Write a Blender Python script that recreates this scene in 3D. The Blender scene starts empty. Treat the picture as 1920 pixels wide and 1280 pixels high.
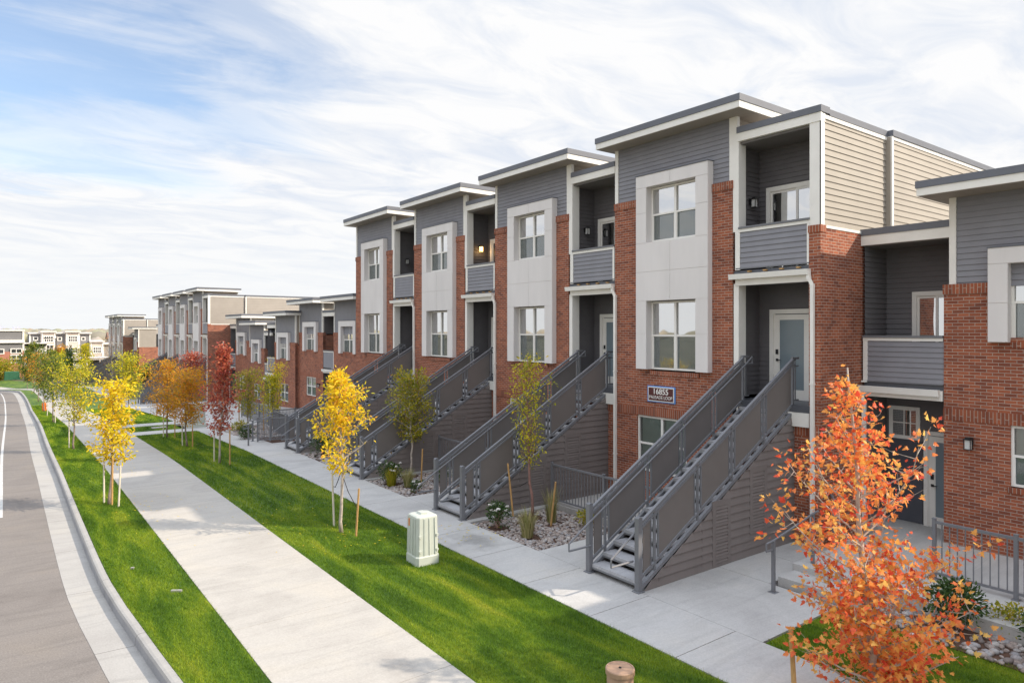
import bpy, math, random
import numpy as np
from mathutils import Vector, Matrix
R = random.Random(7)
SC = bpy.context.scene
COL = SC.collection
rad = math.radians

# ------------------------------------------------------------------ mesh helper
SPLIT = {'trim','brick_course','end_siding','roof_edge','fascia','siding','railing_cap','porch_ceiling','balcony_deck','joist','roof','inner_wall','brick_wall','landing_guard','end_trim','siding_wall','recess_wall'}
class MB:
    def __init__(self):
        self.v = []; self.f = []; self.m = []
    def quad(self, a, b, c, d, mi=0):
        n = len(self.v); self.v += [a, b, c, d]; self.f.append((n, n+1, n+2, n+3)); self.m.append(mi)
    def poly(self, pts, mi=0):
        n = len(self.v); self.v += list(pts); self.f.append(tuple(range(n, n+len(pts)))); self.m.append(mi)
    def box(self, x0, x1, y0, y1, z0, z1, mi=0):
        if x0 > x1: x0, x1 = x1, x0
        if y0 > y1: y0, y1 = y1, y0
        if z0 > z1: z0, z1 = z1, z0
        n = len(self.v)
        self.v += [(x0,y0,z0),(x1,y0,z0),(x1,y1,z0),(x0,y1,z0),(x0,y0,z1),(x1,y0,z1),(x1,y1,z1),(x0,y1,z1)]
        for f in ((0,3,2,1),(4,5,6,7),(0,1,5,4),(1,2,6,5),(2,3,7,6),(3,0,4,7)):
            self.f.append(tuple(n+i for i in f)); self.m.append(mi)
    def prism(self, poly, axis, a, b, mi=0):
        # poly: list of 2-D points; extruded along axis from a to b ('y': poly is (x,z); 'x': poly is (y,z); 'z': poly is (x,y))
        def p(u, w, t):
            return (u, t, w) if axis == 'y' else ((t, u, w) if axis == 'x' else (u, w, t))
        n = len(self.v); k = len(poly)
        self.v += [p(u, w, a) for u, w in poly] + [p(u, w, b) for u, w in poly]
        self.f.append(tuple(n+i for i in range(k))); self.m.append(mi)
        self.f.append(tuple(n+k+i for i in reversed(range(k)))); self.m.append(mi)
        for i in range(k):
            j = (i+1) % k
            self.f.append((n+i, n+k+i, n+k+j, n+j)); self.m.append(mi)
    def tube(self, pts, rs, seg=6, cap=True, mi=0):
        pts = [Vector(p) for p in pts]
        if not hasattr(rs, '__len__'): rs = [rs]*len(pts)
        n0 = len(self.v); u = None
        for i, p in enumerate(pts):
            t = (pts[min(i+1, len(pts)-1)] - pts[max(i-1, 0)])
            if t.length < 1e-9: t = Vector((0,0,1))
            t.normalize()
            if u is None:
                u = t.cross(Vector((0,0,1)))
                if u.length < .1: u = t.cross(Vector((1,0,0)))
            u = (u - t*u.dot(t)); u.normalize(); w = t.cross(u)
            for k in range(seg):
                a = 2*math.pi*(k+.5)/seg
                self.v.append(tuple(p + (u*math.cos(a) + w*math.sin(a))*rs[i]))
        for i in range(len(pts)-1):
            for k in range(seg):
                a = n0+i*seg+k; b = n0+i*seg+(k+1) % seg
                self.f.append((a, b, b+seg, a+seg)); self.m.append(mi)
        if cap:
            self.f.append(tuple(n0+k for k in reversed(range(seg)))); self.m.append(mi)
            self.f.append(tuple(n0+(len(pts)-1)*seg+k for k in range(seg))); self.m.append(mi)
    def bar(self, a, b, w, h, mi=0):
        # rectangular bar from a to b, h measured vertically-ish, w sideways
        a = Vector(a); b = Vector(b); t = (b-a).normalized()
        s = t.cross(Vector((0,0,1)))
        if s.length < .01: s = Vector((0,1,0))
        s.normalize(); u = s.cross(t)
        n = len(self.v)
        for p in (a, b):
            for i, j in ((-1,-1),(1,-1),(1,1),(-1,1)):
                self.v.append(tuple(p + s*(i*w/2) + u*(j*h/2)))
        for f in ((0,1,2,3),(7,6,5,4),(0,4,5,1),(1,5,6,2),(2,6,7,3),(3,7,4,0)):
            self.f.append(tuple(n+i for i in f)); self.m.append(mi)
    def wall(self, y0, y1, z0, z1, xf, xb, holes=(), mi=0, ends=True):
        # wall facing -X with openings and their reveals
        ys = sorted({y0, y1, *[min(max(h[i], y0), y1) for h in holes for i in (0,1)]})
        zs = sorted({z0, z1, *[min(max(h[i], z0), z1) for h in holes for i in (2,3)]})
        def solid(i, j):
            if i < 0 or j < 0 or i >= len(ys)-1 or j >= len(zs)-1: return None
            cy = (ys[i]+ys[i+1])/2; cz = (zs[j]+zs[j+1])/2
            return not any(h[0] < cy < h[1] and h[2] < cz < h[3] for h in holes)
        for i in range(len(ys)-1):
            for j in range(len(zs)-1):
                if not solid(i, j): continue
                a, b, c, d = ys[i], ys[i+1], zs[j], zs[j+1]
                self.quad((xf,a,c),(xf,a,d),(xf,b,d),(xf,b,c), mi)
                for (di, dj, q) in ((-1,0,((xf,a,c),(xb,a,c),(xb,a,d),(xf,a,d))),(1,0,((xf,b,c),(xf,b,d),(xb,b,d),(xb,b,c))),
                                    (0,-1,((xf,a,c),(xf,b,c),(xb,b,c),(xb,a,c))),(0,1,((xf,a,d),(xb,a,d),(xb,b,d),(xf,b,d)))):
                    s = solid(i+di, j+dj)
                    if s is False or (s is None and ends): self.quad(*q, mi)
    def lap(self, a, b, z0, z1, n, holes=(), ex=.122, dp=.02, srange=None, mi=0):
        # lap siding on the vertical plane from a to b (2-D), outward normal n (2-D); holes in (s0,s1,z0,z1)
        ax, ay = a; L = math.hypot(b[0]-ax, b[1]-ay); tx, ty = (b[0]-ax)/L, (b[1]-ay)/L
        k = max(1, round((z1-z0)/ex)); e = (z1-z0)/k
        def P(s, z, o): return (ax+tx*s+n[0]*o, ay+ty*s+n[1]*o, z)
        for i in range(k):
            za = z0+i*e; zb = za+e; zc = (za+zb)/2
            segs = [(0.0, L, 0.0, L)]
            if srange:
                s = srange(za), srange(zb)
                if s[0][1]-s[0][0] < .01: continue
                s1 = s[1] if s[1][1] > s[1][0] else (s[0][1], s[0][1])
                segs = [(s[0][0], s[0][1], s1[0], s1[1])]
            else:
                for h in holes:
                    if h[2] < zc < h[3]:
                        new = []
                        for (p, q, _, _) in segs:
                            if h[1] <= p or h[0] >= q: new.append((p,q,p,q)); continue
                            if h[0] > p: new.append((p, h[0], p, h[0]))
                            if h[1] < q: new.append((h[1], q, h[1], q))
                        segs = new
            for (p, q, p2, q2) in segs:
                self.quad(P(p,za,dp), P(q,za,dp), P(q2,zb,.001), P(p2,zb,.001), mi)
                self.quad(P(p,za,0), P(q,za,0), P(q,za,dp), P(p,za,dp), mi)
    def pieces(self):
        # groups of touching faces, so that pieces that stand apart become parts of their own
        lo = []; hi = []
        for f in self.f:
            P = [self.v[i] for i in f]; lo.append([min(p[k] for p in P)-.006 for k in range(3)]); hi.append([max(p[k] for p in P)+.006 for k in range(3)])
        lo = np.array(lo); hi = np.array(hi); n = len(self.f); lab = -np.ones(n, int); c = 0
        for i in range(n):
            if lab[i] >= 0: continue
            st = [i]; lab[i] = c
            while st:
                j = st.pop(); t = np.where((lab < 0) & (lo <= hi[j]).all(1) & (hi >= lo[j]).all(1))[0]
                lab[t] = c; st += list(t)
            c += 1
        out = []
        for k in range(c):
            b = MB()
            for f, l, m in zip(self.f, lab, self.m):
                if l == k: q = len(b.v); b.v += [self.v[i] for i in f]; b.f.append(tuple(range(q, q+len(f)))); b.m.append(m)
            out.append(b)
        return out
    def build(self, name, mat, parent=None, smooth=False, loc=None):
        if name in SPLIT and parent:
            ps = self.pieces()
            if len(ps) > 1: return [p.build(name, mat, parent, smooth, loc) for p in ps][0]
        me = bpy.data.meshes.new(name)
        me.from_pydata([tuple(p) for p in self.v], [], self.f)
        mats = mat if isinstance(mat, (list, tuple)) else [mat]
        for m in mats: me.materials.append(m)
        if len(mats) > 1: me.polygons.foreach_set('material_index', self.m)
        if smooth: me.polygons.foreach_set('use_smooth', [True]*len(me.polygons))
        me.update()
        o = bpy.data.objects.new(name, me); COL.objects.link(o)
        if parent: o.parent = parent
        if loc: o.location = loc
        return o

def thing(name, label, cat, loc=(0,0,0), rz=0, group=None):
    o = bpy.data.objects.new(name, None); COL.objects.link(o)
    o.empty_display_size = .3
    o.location = loc; o.rotation_euler = (0, 0, rz)
    o['label'] = label; o['category'] = cat
    if group: o['group'] = group
    return o
def tag(o, label, cat, group=None):
    o['label'] = label; o['category'] = cat
    if group: o['group'] = group
    return o
def struct(o, kind='structure'):
    o['kind'] = kind; return o
def kids(o): return [c for c in KID.get(o.name, [])]
KID = {}
def index_children():
    KID.clear()
    for o in bpy.data.objects:
        if o.parent: KID.setdefault(o.parent.name, []).append(o)
def copy_tree(root, loc, label, skip=(), deep=True, scale=None, group=None):
    r = root.copy(); COL.objects.link(r); r.location = loc
    r['label'] = label
    if group: r['group'] = group
    if scale: r.scale = scale
    for ch in KID.get(root.name, []):
        base = ch.name.split('.')[0]
        if base in skip: continue
        c = ch.copy(); COL.objects.link(c); c.parent = r
        if deep:
            for g in KID.get(ch.name, []):
                if g.name.split('.')[0] in skip: continue
                d = g.copy(); COL.objects.link(d); d.parent = c
    return r

# ------------------------------------------------------------------ materials
def new_mat(name):
    m = bpy.data.materials.new(name); m.use_nodes = True
    nt = m.node_tree; nt.nodes.clear()
    return m, nt
def N(nt, t, **kw):
    n = nt.nodes.new(t)
    for k, v in kw.items(): setattr(n, k, v)
    return n
def setin(n, **kw):
    for k, v in kw.items(): n.inputs[k.replace('_', ' ')].default_value = v
def ramp(nt, stops, interp='LINEAR'):
    r = N(nt, 'ShaderNodeValToRGB'); e = r.color_ramp; e.interpolation = interp
    while len(e.elements) < len(stops): e.elements.new(.5)
    for el, (p, c) in zip(e.elements, stops):
        el.position = p; el.color = (*c, 1) if len(c) == 3 else c
    return r
def c3(c): return (*c, 1)

def basic(name, col, rough=.6, var=.12, scale=3.0, bump=0.0, bscale=60, spec=.35, metal=0.0, streak=False):
    """paint / concrete like surface: base colour with soft mottling, optional bump"""
    m, nt = new_mat(name); L = nt.links.new
    out = N(nt, 'ShaderNodeOutputMaterial'); b = N(nt, 'ShaderNodeBsdfPrincipled')
    L(b.outputs[0], out.inputs[0])
    b.inputs['Roughness'].default_value = rough; b.inputs['Specular IOR Level'].default_value = spec
    b.inputs['Metallic'].default_value = metal
    geo = N(nt, 'ShaderNodeNewGeometry')
    mp = N(nt, 'ShaderNodeMapping'); mp.inputs['Scale'].default_value = (1,1,.25) if streak else (1,1,1)
    L(geo.outputs['Position'], mp.inputs[0])
    n1 = N(nt, 'ShaderNodeTexNoise'); setin(n1, Scale=scale, Detail=6.0, Roughness=.6); L(mp.outputs[0], n1.inputs['Vector'])
    r = ramp(nt, [(.3, tuple(x*(1-var) for x in col)), (.7, tuple(min(1, x*(1+var)) for x in col))])
    L(n1.outputs[0], r.inputs[0]); L(r.outputs[0], b.inputs['Base Color'])
    if bump:
        n2 = N(nt, 'ShaderNodeTexNoise'); setin(n2, Scale=bscale, Detail=4.0); L(geo.outputs['Position'], n2.inputs['Vector'])
        bp = N(nt, 'ShaderNodeBump'); setin(bp, Strength=bump, Distance=.01); L(n2.outputs[0], bp.inputs['Height']); L(bp.outputs[0], b.inputs['Normal'])
    return m

def concrete(name, col, stain=.25, seed=0.0, grit=.14):
    m, nt = new_mat(name); L = nt.links.new
    out = N(nt, 'ShaderNodeOutputMaterial'); b = N(nt, 'ShaderNodeBsdfPrincipled'); L(b.outputs[0], out.inputs[0])
    b.inputs['Roughness'].default_value = .85; b.inputs['Specular IOR Level'].default_value = .25
    geo = N(nt, 'ShaderNodeNewGeometry')
    add = N(nt, 'ShaderNodeVectorMath', operation='ADD'); add.inputs[1].default_value = (seed, seed*2, 0)
    L(geo.outputs['Position'], add.inputs[0])
    big = N(nt, 'ShaderNodeTexNoise'); setin(big, Scale=.55, Detail=8.0, Roughness=.62, Distortion=.6); L(add.outputs[0], big.inputs['Vector'])
    # broom streaks / tyre and water marks drawn out along the path
    mp = N(nt, 'ShaderNodeMapping'); mp.inputs['Scale'].default_value = (.5, 3.0, 1); mp.inputs['Rotation'].default_value = (0,0,.35); L(add.outputs[0], mp.inputs[0])
    st = N(nt, 'ShaderNodeTexNoise'); setin(st, Scale=.9, Detail=7.0, Roughness=.65, Distortion=1.0); L(mp.outputs[0], st.inputs['Vector'])
    fine = N(nt, 'ShaderNodeTexNoise'); setin(fine, Scale=38, Detail=5.0, Roughness=.7); L(geo.outputs['Position'], fine.inputs['Vector'])
    r1 = ramp(nt, [(.32, (1-stain*1.0, 1-stain*1.05, 1-stain*1.05)), (.5, (.97,.97,.97)), (.7, (1.04,1.02,.98))]); L(big.outputs[0], r1.inputs[0])
    r2 = ramp(nt, [(.34, (1-stain*.75,)*3), (.52, (1,1,1))]); L(st.outputs[0], r2.inputs[0])
    r3 = ramp(nt, [(.3, (1-grit,)*3), (.7, (1+grit*.6,)*3)]); L(fine.outputs[0], r3.inputs[0])
    rgb = N(nt, 'ShaderNodeRGB'); rgb.outputs[0].default_value = c3(col)
    last = rgb.outputs[0]
    for r in (r1, r2, r3):
        mx = N(nt, 'ShaderNodeMix', data_type='RGBA', blend_type='MULTIPLY'); mx.inputs[0].default_value = 1
        L(last, mx.inputs[6]); L(r.outputs[0], mx.inputs[7]); last = mx.outputs[2]
    L(last, b.inputs['Base Color'])
    bp = N(nt, 'ShaderNodeBump'); setin(bp, Strength=.25, Distance=.006); L(fine.outputs[0], bp.inputs['Height']); L(bp.outputs[0], b.inputs['Normal'])
    return m

def joints(m, pitch=3.05, w=.0045):
    # tooled joints across a cast kerb, by distance along the street
    nt = m.node_tree; L = nt.links.new; b = next(n for n in nt.nodes if n.type == 'BSDF_PRINCIPLED'); src = b.inputs['Base Color'].links[0].from_socket
    geo = N(nt, 'ShaderNodeNewGeometry'); sp = N(nt, 'ShaderNodeSeparateXYZ'); L(geo.outputs['Position'], sp.inputs[0])
    d = N(nt, 'ShaderNodeMath', operation='DIVIDE'); d.inputs[1].default_value = pitch; L(sp.outputs[1], d.inputs[0])
    f = N(nt, 'ShaderNodeMath', operation='FRACT'); L(d.outputs[0], f.inputs[0])
    lt = N(nt, 'ShaderNodeMath', operation='LESS_THAN'); lt.inputs[1].default_value = w; L(f.outputs[0], lt.inputs[0])
    mx = N(nt, 'ShaderNodeMix', data_type='RGBA'); L(lt.outputs[0], mx.inputs[0]); L(src, mx.inputs[6]); mx.inputs[7].default_value = (.13,.12,.11,1); L(mx.outputs[2], b.inputs['Base Color'])
def stain(m, c, r, amt):
    # an irregular water stain dried on the slabs
    nt = m.node_tree; L = nt.links.new; b = next(n for n in nt.nodes if n.type == 'BSDF_PRINCIPLED'); src = b.inputs['Base Color'].links[0].from_socket
    geo = N(nt, 'ShaderNodeNewGeometry'); s = N(nt, 'ShaderNodeVectorMath', operation='SUBTRACT'); s.inputs[1].default_value = c; L(geo.outputs['Position'], s.inputs[0])
    sc = N(nt, 'ShaderNodeVectorMath', operation='MULTIPLY'); sc.inputs[1].default_value = (1/r[0],1/r[1],0); L(s.outputs[0], sc.inputs[0])
    ln = N(nt, 'ShaderNodeVectorMath', operation='LENGTH'); L(sc.outputs[0], ln.inputs[0])
    ns = N(nt, 'ShaderNodeTexNoise'); setin(ns, Scale=3.5, Detail=5.0); L(geo.outputs['Position'], ns.inputs['Vector'])
    ad = N(nt, 'ShaderNodeMath', operation='MULTIPLY_ADD'); ad.inputs[1].default_value = 1.3; L(ns.outputs[0], ad.inputs[0]); L(ln.outputs['Value'], ad.inputs[2])
    rr = ramp(nt, [(.55,(amt,amt,amt)),(1.0,(1,1,1))]); hv = N(nt, 'ShaderNodeMath', operation='MULTIPLY'); hv.inputs[1].default_value = .62; L(ad.outputs[0], hv.inputs[0]); L(hv.outputs[0], rr.inputs[0])
    mx = N(nt, 'ShaderNodeMix', data_type='RGBA', blend_type='MULTIPLY'); mx.inputs[0].default_value = 1; L(src, mx.inputs[6]); L(rr.outputs[0], mx.inputs[7]); L(mx.outputs[2], b.inputs['Base Color'])
def brick_mat(name, soldier=False, cols=((.355,.112,.06),(.235,.074,.046)), mortar=(.42,.32,.265)):
    m, nt = new_mat(name); L = nt.links.new
    out = N(nt, 'ShaderNodeOutputMaterial'); b = N(nt, 'ShaderNodeBsdfPrincipled'); L(b.outputs[0], out.inputs[0])
    b.inputs['Roughness'].default_value = .85; b.inputs['Specular IOR Level'].default_value = .2
    geo = N(nt, 'ShaderNodeNewGeometry')
    sp = N(nt, 'ShaderNodeSeparateXYZ'); L(geo.outputs['Position'], sp.inputs[0])
    sn = N(nt, 'ShaderNodeSeparateXYZ'); L(geo.outputs['True Normal'], sn.inputs[0])
    ab = N(nt, 'ShaderNodeMath', operation='ABSOLUTE'); L(sn.outputs[0], ab.inputs[0])
    gt = N(nt, 'ShaderNodeMath', operation='GREATER_THAN'); gt.inputs[1].default_value = .5; L(ab.outputs[0], gt.inputs[0])
    mx = N(nt, 'ShaderNodeMix', data_type='FLOAT'); L(gt.outputs[0], mx.inputs[0]); L(sp.outputs[0], mx.inputs[2]); L(sp.outputs[1], mx.inputs[3])
    cb = N(nt, 'ShaderNodeCombineXYZ')
    if soldier: L(sp.outputs[2], cb.inputs[0]); L(mx.outputs[0], cb.inputs[1])
    else: L(mx.outputs[0], cb.inputs[0]); L(sp.outputs[2], cb.inputs[1])
    br = N(nt, 'ShaderNodeTexBrick')
    setin(br, Scale=1.0, Mortar_Size=.0068, Mortar_Smooth=.1, Bias=-.1, Brick_Width=.21 if not soldier else .6, Row_Height=.068)
    br.inputs['Color1'].default_value = c3(cols[0]); br.inputs['Color2'].default_value = c3(cols[1]); br.inputs['Mortar'].default_value = c3(mortar)
    L(cb.outputs[0], br.inputs['Vector'])
    # second brick pattern of darker burnt bricks
    br2 = N(nt, 'ShaderNodeTexBrick')
    setin(br2, Scale=1.0, Mortar_Size=.0, Bias=-.42, Brick_Width=.21 if not soldier else .6, Row_Height=.068)
    br2.inputs['Color1'].default_value = (1.06,1.05,1.02,1); br2.inputs['Color2'].default_value = (.45,.5,.62,1); br2.inputs['Mortar'].default_value = (1,1,1,1)
    off = N(nt, 'ShaderNodeVectorMath', operation='ADD'); off.inputs[1].default_value = (.42*7, .136*9, 0) if not soldier else (1.2*3, .136*9, 0)
    L(cb.outputs[0], off.inputs[0]); L(off.outputs[0], br2.inputs['Vector'])
    ns = N(nt, 'ShaderNodeTexNoise'); setin(ns, Scale=1.1, Detail=5.0); L(geo.outputs['Position'], ns.inputs['Vector'])
    rr = ramp(nt, [(.3,(.86,.86,.86)),(.7,(1.12,1.1,1.06))]); L(ns.outputs[0], rr.inputs[0])
    fn = N(nt, 'ShaderNodeTexNoise'); setin(fn, Scale=90, Detail=3.0); L(geo.outputs['Position'], fn.inputs['Vector'])
    r4 = ramp(nt, [(.3,(.85,.85,.85)),(.7,(1.1,1.1,1.1))]); L(fn.outputs[0], r4.inputs[0])
    last = br.outputs['Color']
    for s in (br2.outputs['Color'], rr.outputs[0], r4.outputs[0]):
        q = N(nt, 'ShaderNodeMix', data_type='RGBA', blend_type='MULTIPLY'); q.inputs[0].default_value = 1
        L(last, q.inputs[6]); L(s, q.inputs[7]); last = q.outputs[2]
    L(last, b.inputs['Base Color'])
    inv = N(nt, 'ShaderNodeMath', operation='SUBTRACT'); inv.inputs[0].default_value = 1; L(br.outputs['Fac'], inv.inputs[1])
    bp = N(nt, 'ShaderNodeBump'); setin(bp, Strength=.6, Distance=.006); L(inv.outputs[0], bp.inputs['Height']); L(bp.outputs[0], b.inputs['Normal'])
    return m

def leaf_mat(name, stops, trans=.45, rough=.5):
    m, nt = new_mat(name); L = nt.links.new
    out = N(nt, 'ShaderNodeOutputMaterial')
    geo = N(nt, 'ShaderNodeNewGeometry')
    r = ramp(nt, stops); L(geo.outputs['Random Per Island'], r.inputs[0])
    d = N(nt, 'ShaderNodeBsdfPrincipled'); setin(d, Roughness=rough); d.inputs['Specular IOR Level'].default_value = .3
    L(r.outputs[0], d.inputs['Base Color'])
    t = N(nt, 'ShaderNodeBsdfTranslucent'); L(r.outputs[0], t.inputs[0])
    mx = N(nt, 'ShaderNodeMixShader'); mx.inputs[0].default_value = trans
    L(d.outputs[0], mx.inputs[1]); L(t.outputs[0], mx.inputs[2]); L(mx.outputs[0], out.inputs[0])
    return m

def glass_mat(name, tint=(.75,.85,.83), refl=.6, rough=.02):
    m, nt = new_mat(name); L = nt.links.new
    out = N(nt, 'ShaderNodeOutputMaterial')
    tr = N(nt, 'ShaderNodeBsdfTransparent'); tr.inputs[0].default_value = c3(tint)
    gl = N(nt, 'ShaderNodeBsdfGlossy'); gl.inputs['Color'].default_value = (.95,.95,.95,1); gl.inputs['Roughness'].default_value = rough
    geo = N(nt, 'ShaderNodeNewGeometry'); ns = N(nt, 'ShaderNodeTexNoise'); setin(ns, Scale=1.6, Detail=1.0); L(geo.outputs['Position'], ns.inputs['Vector'])
    bp = N(nt, 'ShaderNodeBump'); setin(bp, Strength=.06, Distance=.05); L(ns.outputs[0], bp.inputs['Height']); L(bp.outputs[0], gl.inputs['Normal'])
    fr = N(nt, 'ShaderNodeFresnel'); fr.inputs['IOR'].default_value = 1.75
    mr = N(nt, 'ShaderNodeMath', operation='MULTIPLY_ADD', use_clamp=True); mr.inputs[1].default_value = 1.6; mr.inputs[2].default_value = refl
    L(fr.outputs[0], mr.inputs[0])
    mx = N(nt, 'ShaderNodeMixShader'); L(mr.outputs[0], mx.inputs[0]); L(tr.outputs[0], mx.inputs[1]); L(gl.outputs[0], mx.inputs[2])
    L(mx.outputs[0], out.inputs[0])
    return m

def emit_mat(name, col, s):
    m, nt = new_mat(name); out = N(nt, 'ShaderNodeOutputMaterial'); e = N(nt, 'ShaderNodeEmission')
    e.inputs[0].default_value = c3(col); e.inputs[1].default_value = s; nt.links.new(e.outputs[0], out.inputs[0]); return m

def screen_mat(name):
    m, nt = new_mat(name); L = nt.links.new
    out = N(nt, 'ShaderNodeOutputMaterial'); d = N(nt, 'ShaderNodeBsdfDiffuse'); d.inputs[0].default_value = (.17,.20,.195,1)
    t = N(nt, 'ShaderNodeBsdfTransparent'); mx = N(nt, 'ShaderNodeMixShader'); mx.inputs[0].default_value = .5
    L(t.outputs[0], mx.inputs[1]); L(d.outputs[0], mx.inputs[2]); L(mx.outputs[0], out.inputs[0]); return m

def grass_mat(name, blades=True):
    m, nt = new_mat(name); L = nt.links.new
    out = N(nt, 'ShaderNodeOutputMaterial'); geo = N(nt, 'ShaderNodeNewGeometry')
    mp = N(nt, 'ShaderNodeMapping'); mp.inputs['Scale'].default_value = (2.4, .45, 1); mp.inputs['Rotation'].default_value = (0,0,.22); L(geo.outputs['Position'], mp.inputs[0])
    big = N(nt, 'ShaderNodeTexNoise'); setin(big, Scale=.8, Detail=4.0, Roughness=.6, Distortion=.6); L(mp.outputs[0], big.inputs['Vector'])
    r1 = ramp(nt, [(.28,(.055,.125,.010)),(.46,(.12,.22,.014)),(.58,(.215,.31,.02)),(.72,(.34,.39,.035)),(.85,(.46,.42,.08))]); L(big.outputs[0], r1.inputs[0])  # mowing streaks, with sunlit and shaded patches put into the colour
    d = N(nt, 'ShaderNodeBsdfPrincipled'); setin(d, Roughness=.6); d.inputs['Specular IOR Level'].default_value = .25
    if blades:
        r2 = ramp(nt, [(0,(.55,.6,.6)),(.5,(1,1,1)),(.88,(1.35,1.25,1.0)),(1,(1.9,1.5,1.3))]); L(geo.outputs['Random Per Island'], r2.inputs[0])
    else:
        f = N(nt, 'ShaderNodeTexNoise'); setin(f, Scale=45, Detail=3.0); L(geo.outputs['Position'], f.inputs['Vector'])
        r2 = ramp(nt, [(.3,(.28,.32,.3)),(.7,(.7,.72,.65))]); L(f.outputs[0], r2.inputs[0])
    q = N(nt, 'ShaderNodeMix', data_type='RGBA', blend_type='MULTIPLY'); q.inputs[0].default_value = 1
    L(r1.outputs[0], q.inputs[6]); L(r2.outputs[0], q.inputs[7]); L(q.outputs[2], d.inputs['Base Color'])
    if blades:
        t = N(nt, 'ShaderNodeBsdfTranslucent'); L(q.outputs[2], t.inputs[0])
        mx = N(nt, 'ShaderNodeMixShader'); mx.inputs[0].default_value = .4
        L(d.outputs[0], mx.inputs[1]); L(t.outputs[0], mx.inputs[2]); L(mx.outputs[0], out.inputs[0])
    else: L(d.outputs[0], out.inputs[0])
    return m

def island_mat(name, stops, rough=.8):
    m, nt = new_mat(name); L = nt.links.new
    out = N(nt, 'ShaderNodeOutputMaterial'); geo = N(nt, 'ShaderNodeNewGeometry'); b = N(nt, 'ShaderNodeBsdfPrincipled'); setin(b, Roughness=rough)
    r = ramp(nt, stops); L(geo.outputs['Random Per Island'], r.inputs[0])
    n = N(nt, 'ShaderNodeTexNoise'); setin(n, Scale=40, Detail=4.0); L(geo.outputs['Position'], n.inputs['Vector'])
    r2 = ramp(nt, [(.3,(.75,.75,.75)),(.7,(1.15,1.15,1.15))]); L(n.outputs[0], r2.inputs[0])
    q = N(nt, 'ShaderNodeMix', data_type='RGBA', blend_type='MULTIPLY'); q.inputs[0].default_value = 1
    L(r.outputs[0], q.inputs[6]); L(r2.outputs[0], q.inputs[7]); L(q.outputs[2], b.inputs['Base Color']); L(b.outputs[0], out.inputs[0]); return m

M = {}
M['brick'] = brick_mat('brick'); M['soldier'] = brick_mat('soldier_brick', True, ((.335,.105,.056),(.25,.08,.047)))
M['siding'] = basic('grey_siding', (.24,.238,.26), .55, .07, 2.2)
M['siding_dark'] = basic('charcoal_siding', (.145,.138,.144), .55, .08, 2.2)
M['siding_tan'] = basic('tan_siding', (.335,.30,.255), .6, .06, 1.5)
M['siding_taupe'] = basic('taupe_siding', (.33,.295,.26), .6, .06, 1.5)
M['stair_siding'] = basic('stair_siding', (.19,.166,.157), .6, .1, 2.0, streak=True)
M['white'] = basic('white_trim', (.81,.785,.735), .5, .04, 3)
M['offwhite'] = basic('cream_trim', (.66,.62,.55), .5, .04, 3)
M['panel'] = basic('fibre_cement_panel', (.72,.685,.665), .6, .06, 1.3, .08, 30, streak=True)
M['roofmetal'] = basic('roof_edge_metal', (.145,.152,.175), .5, .06, 2, metal=.1)
M['rooftop'] = basic('roof_membrane', (.45,.44,.42), .8, .12, .8)
M['soffit'] = basic('soffit', (.33,.29,.25), .7, .05, 2)
M['ceiling'] = basic('porch_ceiling', (.17,.158,.155), .6, .06, 2)
M['slate_panel'] = basic('slate_panel', (.085,.088,.105), .5, .06, 3)
M['steel'] = basic('grey_painted_steel', (.17,.172,.185), .42, .06, 4)
M['steel_dark'] = basic('charcoal_steel', (.10,.105,.12), .45, .06, 4)
M['guard'] = basic('guard_panel', (.168,.15,.141), .6, .05, 2.0)
M['tread'] = concrete('tread_concrete', (.44,.44,.455), .2, 3)
M['walk'] = concrete('walk_concrete', (.46,.45,.435), .16, 0)
M['prom'] = concrete('path_concrete', (.425,.40,.365), .15, 11)
M['curb'] = concrete('kerb_concrete', (.37,.355,.335), .16, 23)
M['curbshade'] = concrete('kerb_face_shaded', (.30,.30,.31), .2, 27)  # same kerb concrete, darker and bluer: the face's shade put into its colour
joints(M['curb']); joints(M['curbshade']); stain(M['walk'], (8.75,13.0,0), (.55,.9), .62); stain(M['walk'], (11.0,8.3,0), (1.2,.6), .85)
M['pave_dark'] = basic('joint_grit', (.16,.15,.14), .9, .2, 9)
M['asphalt'] = concrete('road_surface', (.215,.192,.175), .18, 41, .3)
M['line'] = basic('road_line_paint', (.48,.47,.45), .6, .25, 6)
M['glass'] = glass_mat('window_glass')
M['clearglass'] = glass_mat('clear_window_glass', refl=.12)
M['doorglass'] = basic('frosted_door_glass', (.20,.25,.28), .18, .06, 1.2, spec=.6)
M['screen'] = screen_mat('insect_screen')
M['blind'] = basic('blind_slats', (.80,.84,.80), .6, .05, 4)
M['dark'] = basic('unlit_room_black', (.02,.02,.022), .9, .1, 2)  # near-black colour stands in for the darkness of unlit rooms
M['black'] = basic('black_metal', (.02,.02,.022), .4, .1, 4)
M['lampglass'] = basic('lamp_glass', (.6,.6,.58), .3, .04, 5)
M['lamplit'] = emit_mat('lamp_glow', (1.0,.55,.16), 6.0)
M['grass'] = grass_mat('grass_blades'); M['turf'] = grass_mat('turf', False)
M['soil'] = basic('bare_soil', (.10,.07,.05), .95, .35, 8, .5, 30)
M['mulch'] = basic('bark_mulch', (.085,.045,.03), .95, .4, 14, .6, 50)
M['rock'] = island_mat('river_rock', [(0,(.15,.125,.115)),(.3,(.28,.22,.19)),(.6,(.36,.31,.28)),(.85,(.26,.25,.26)),(1,(.48,.44,.40))])
M['bark'] = basic('bark', (.24,.185,.155), .85, .35, 16, .4, 60)
M['bark_pale'] = basic('pale_bark', (.42,.36,.31), .8, .3, 12, .4, 60)
M['bark_red'] = basic('reddish_bark', (.27,.15,.125), .85, .3, 12, .3, 60)
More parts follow.
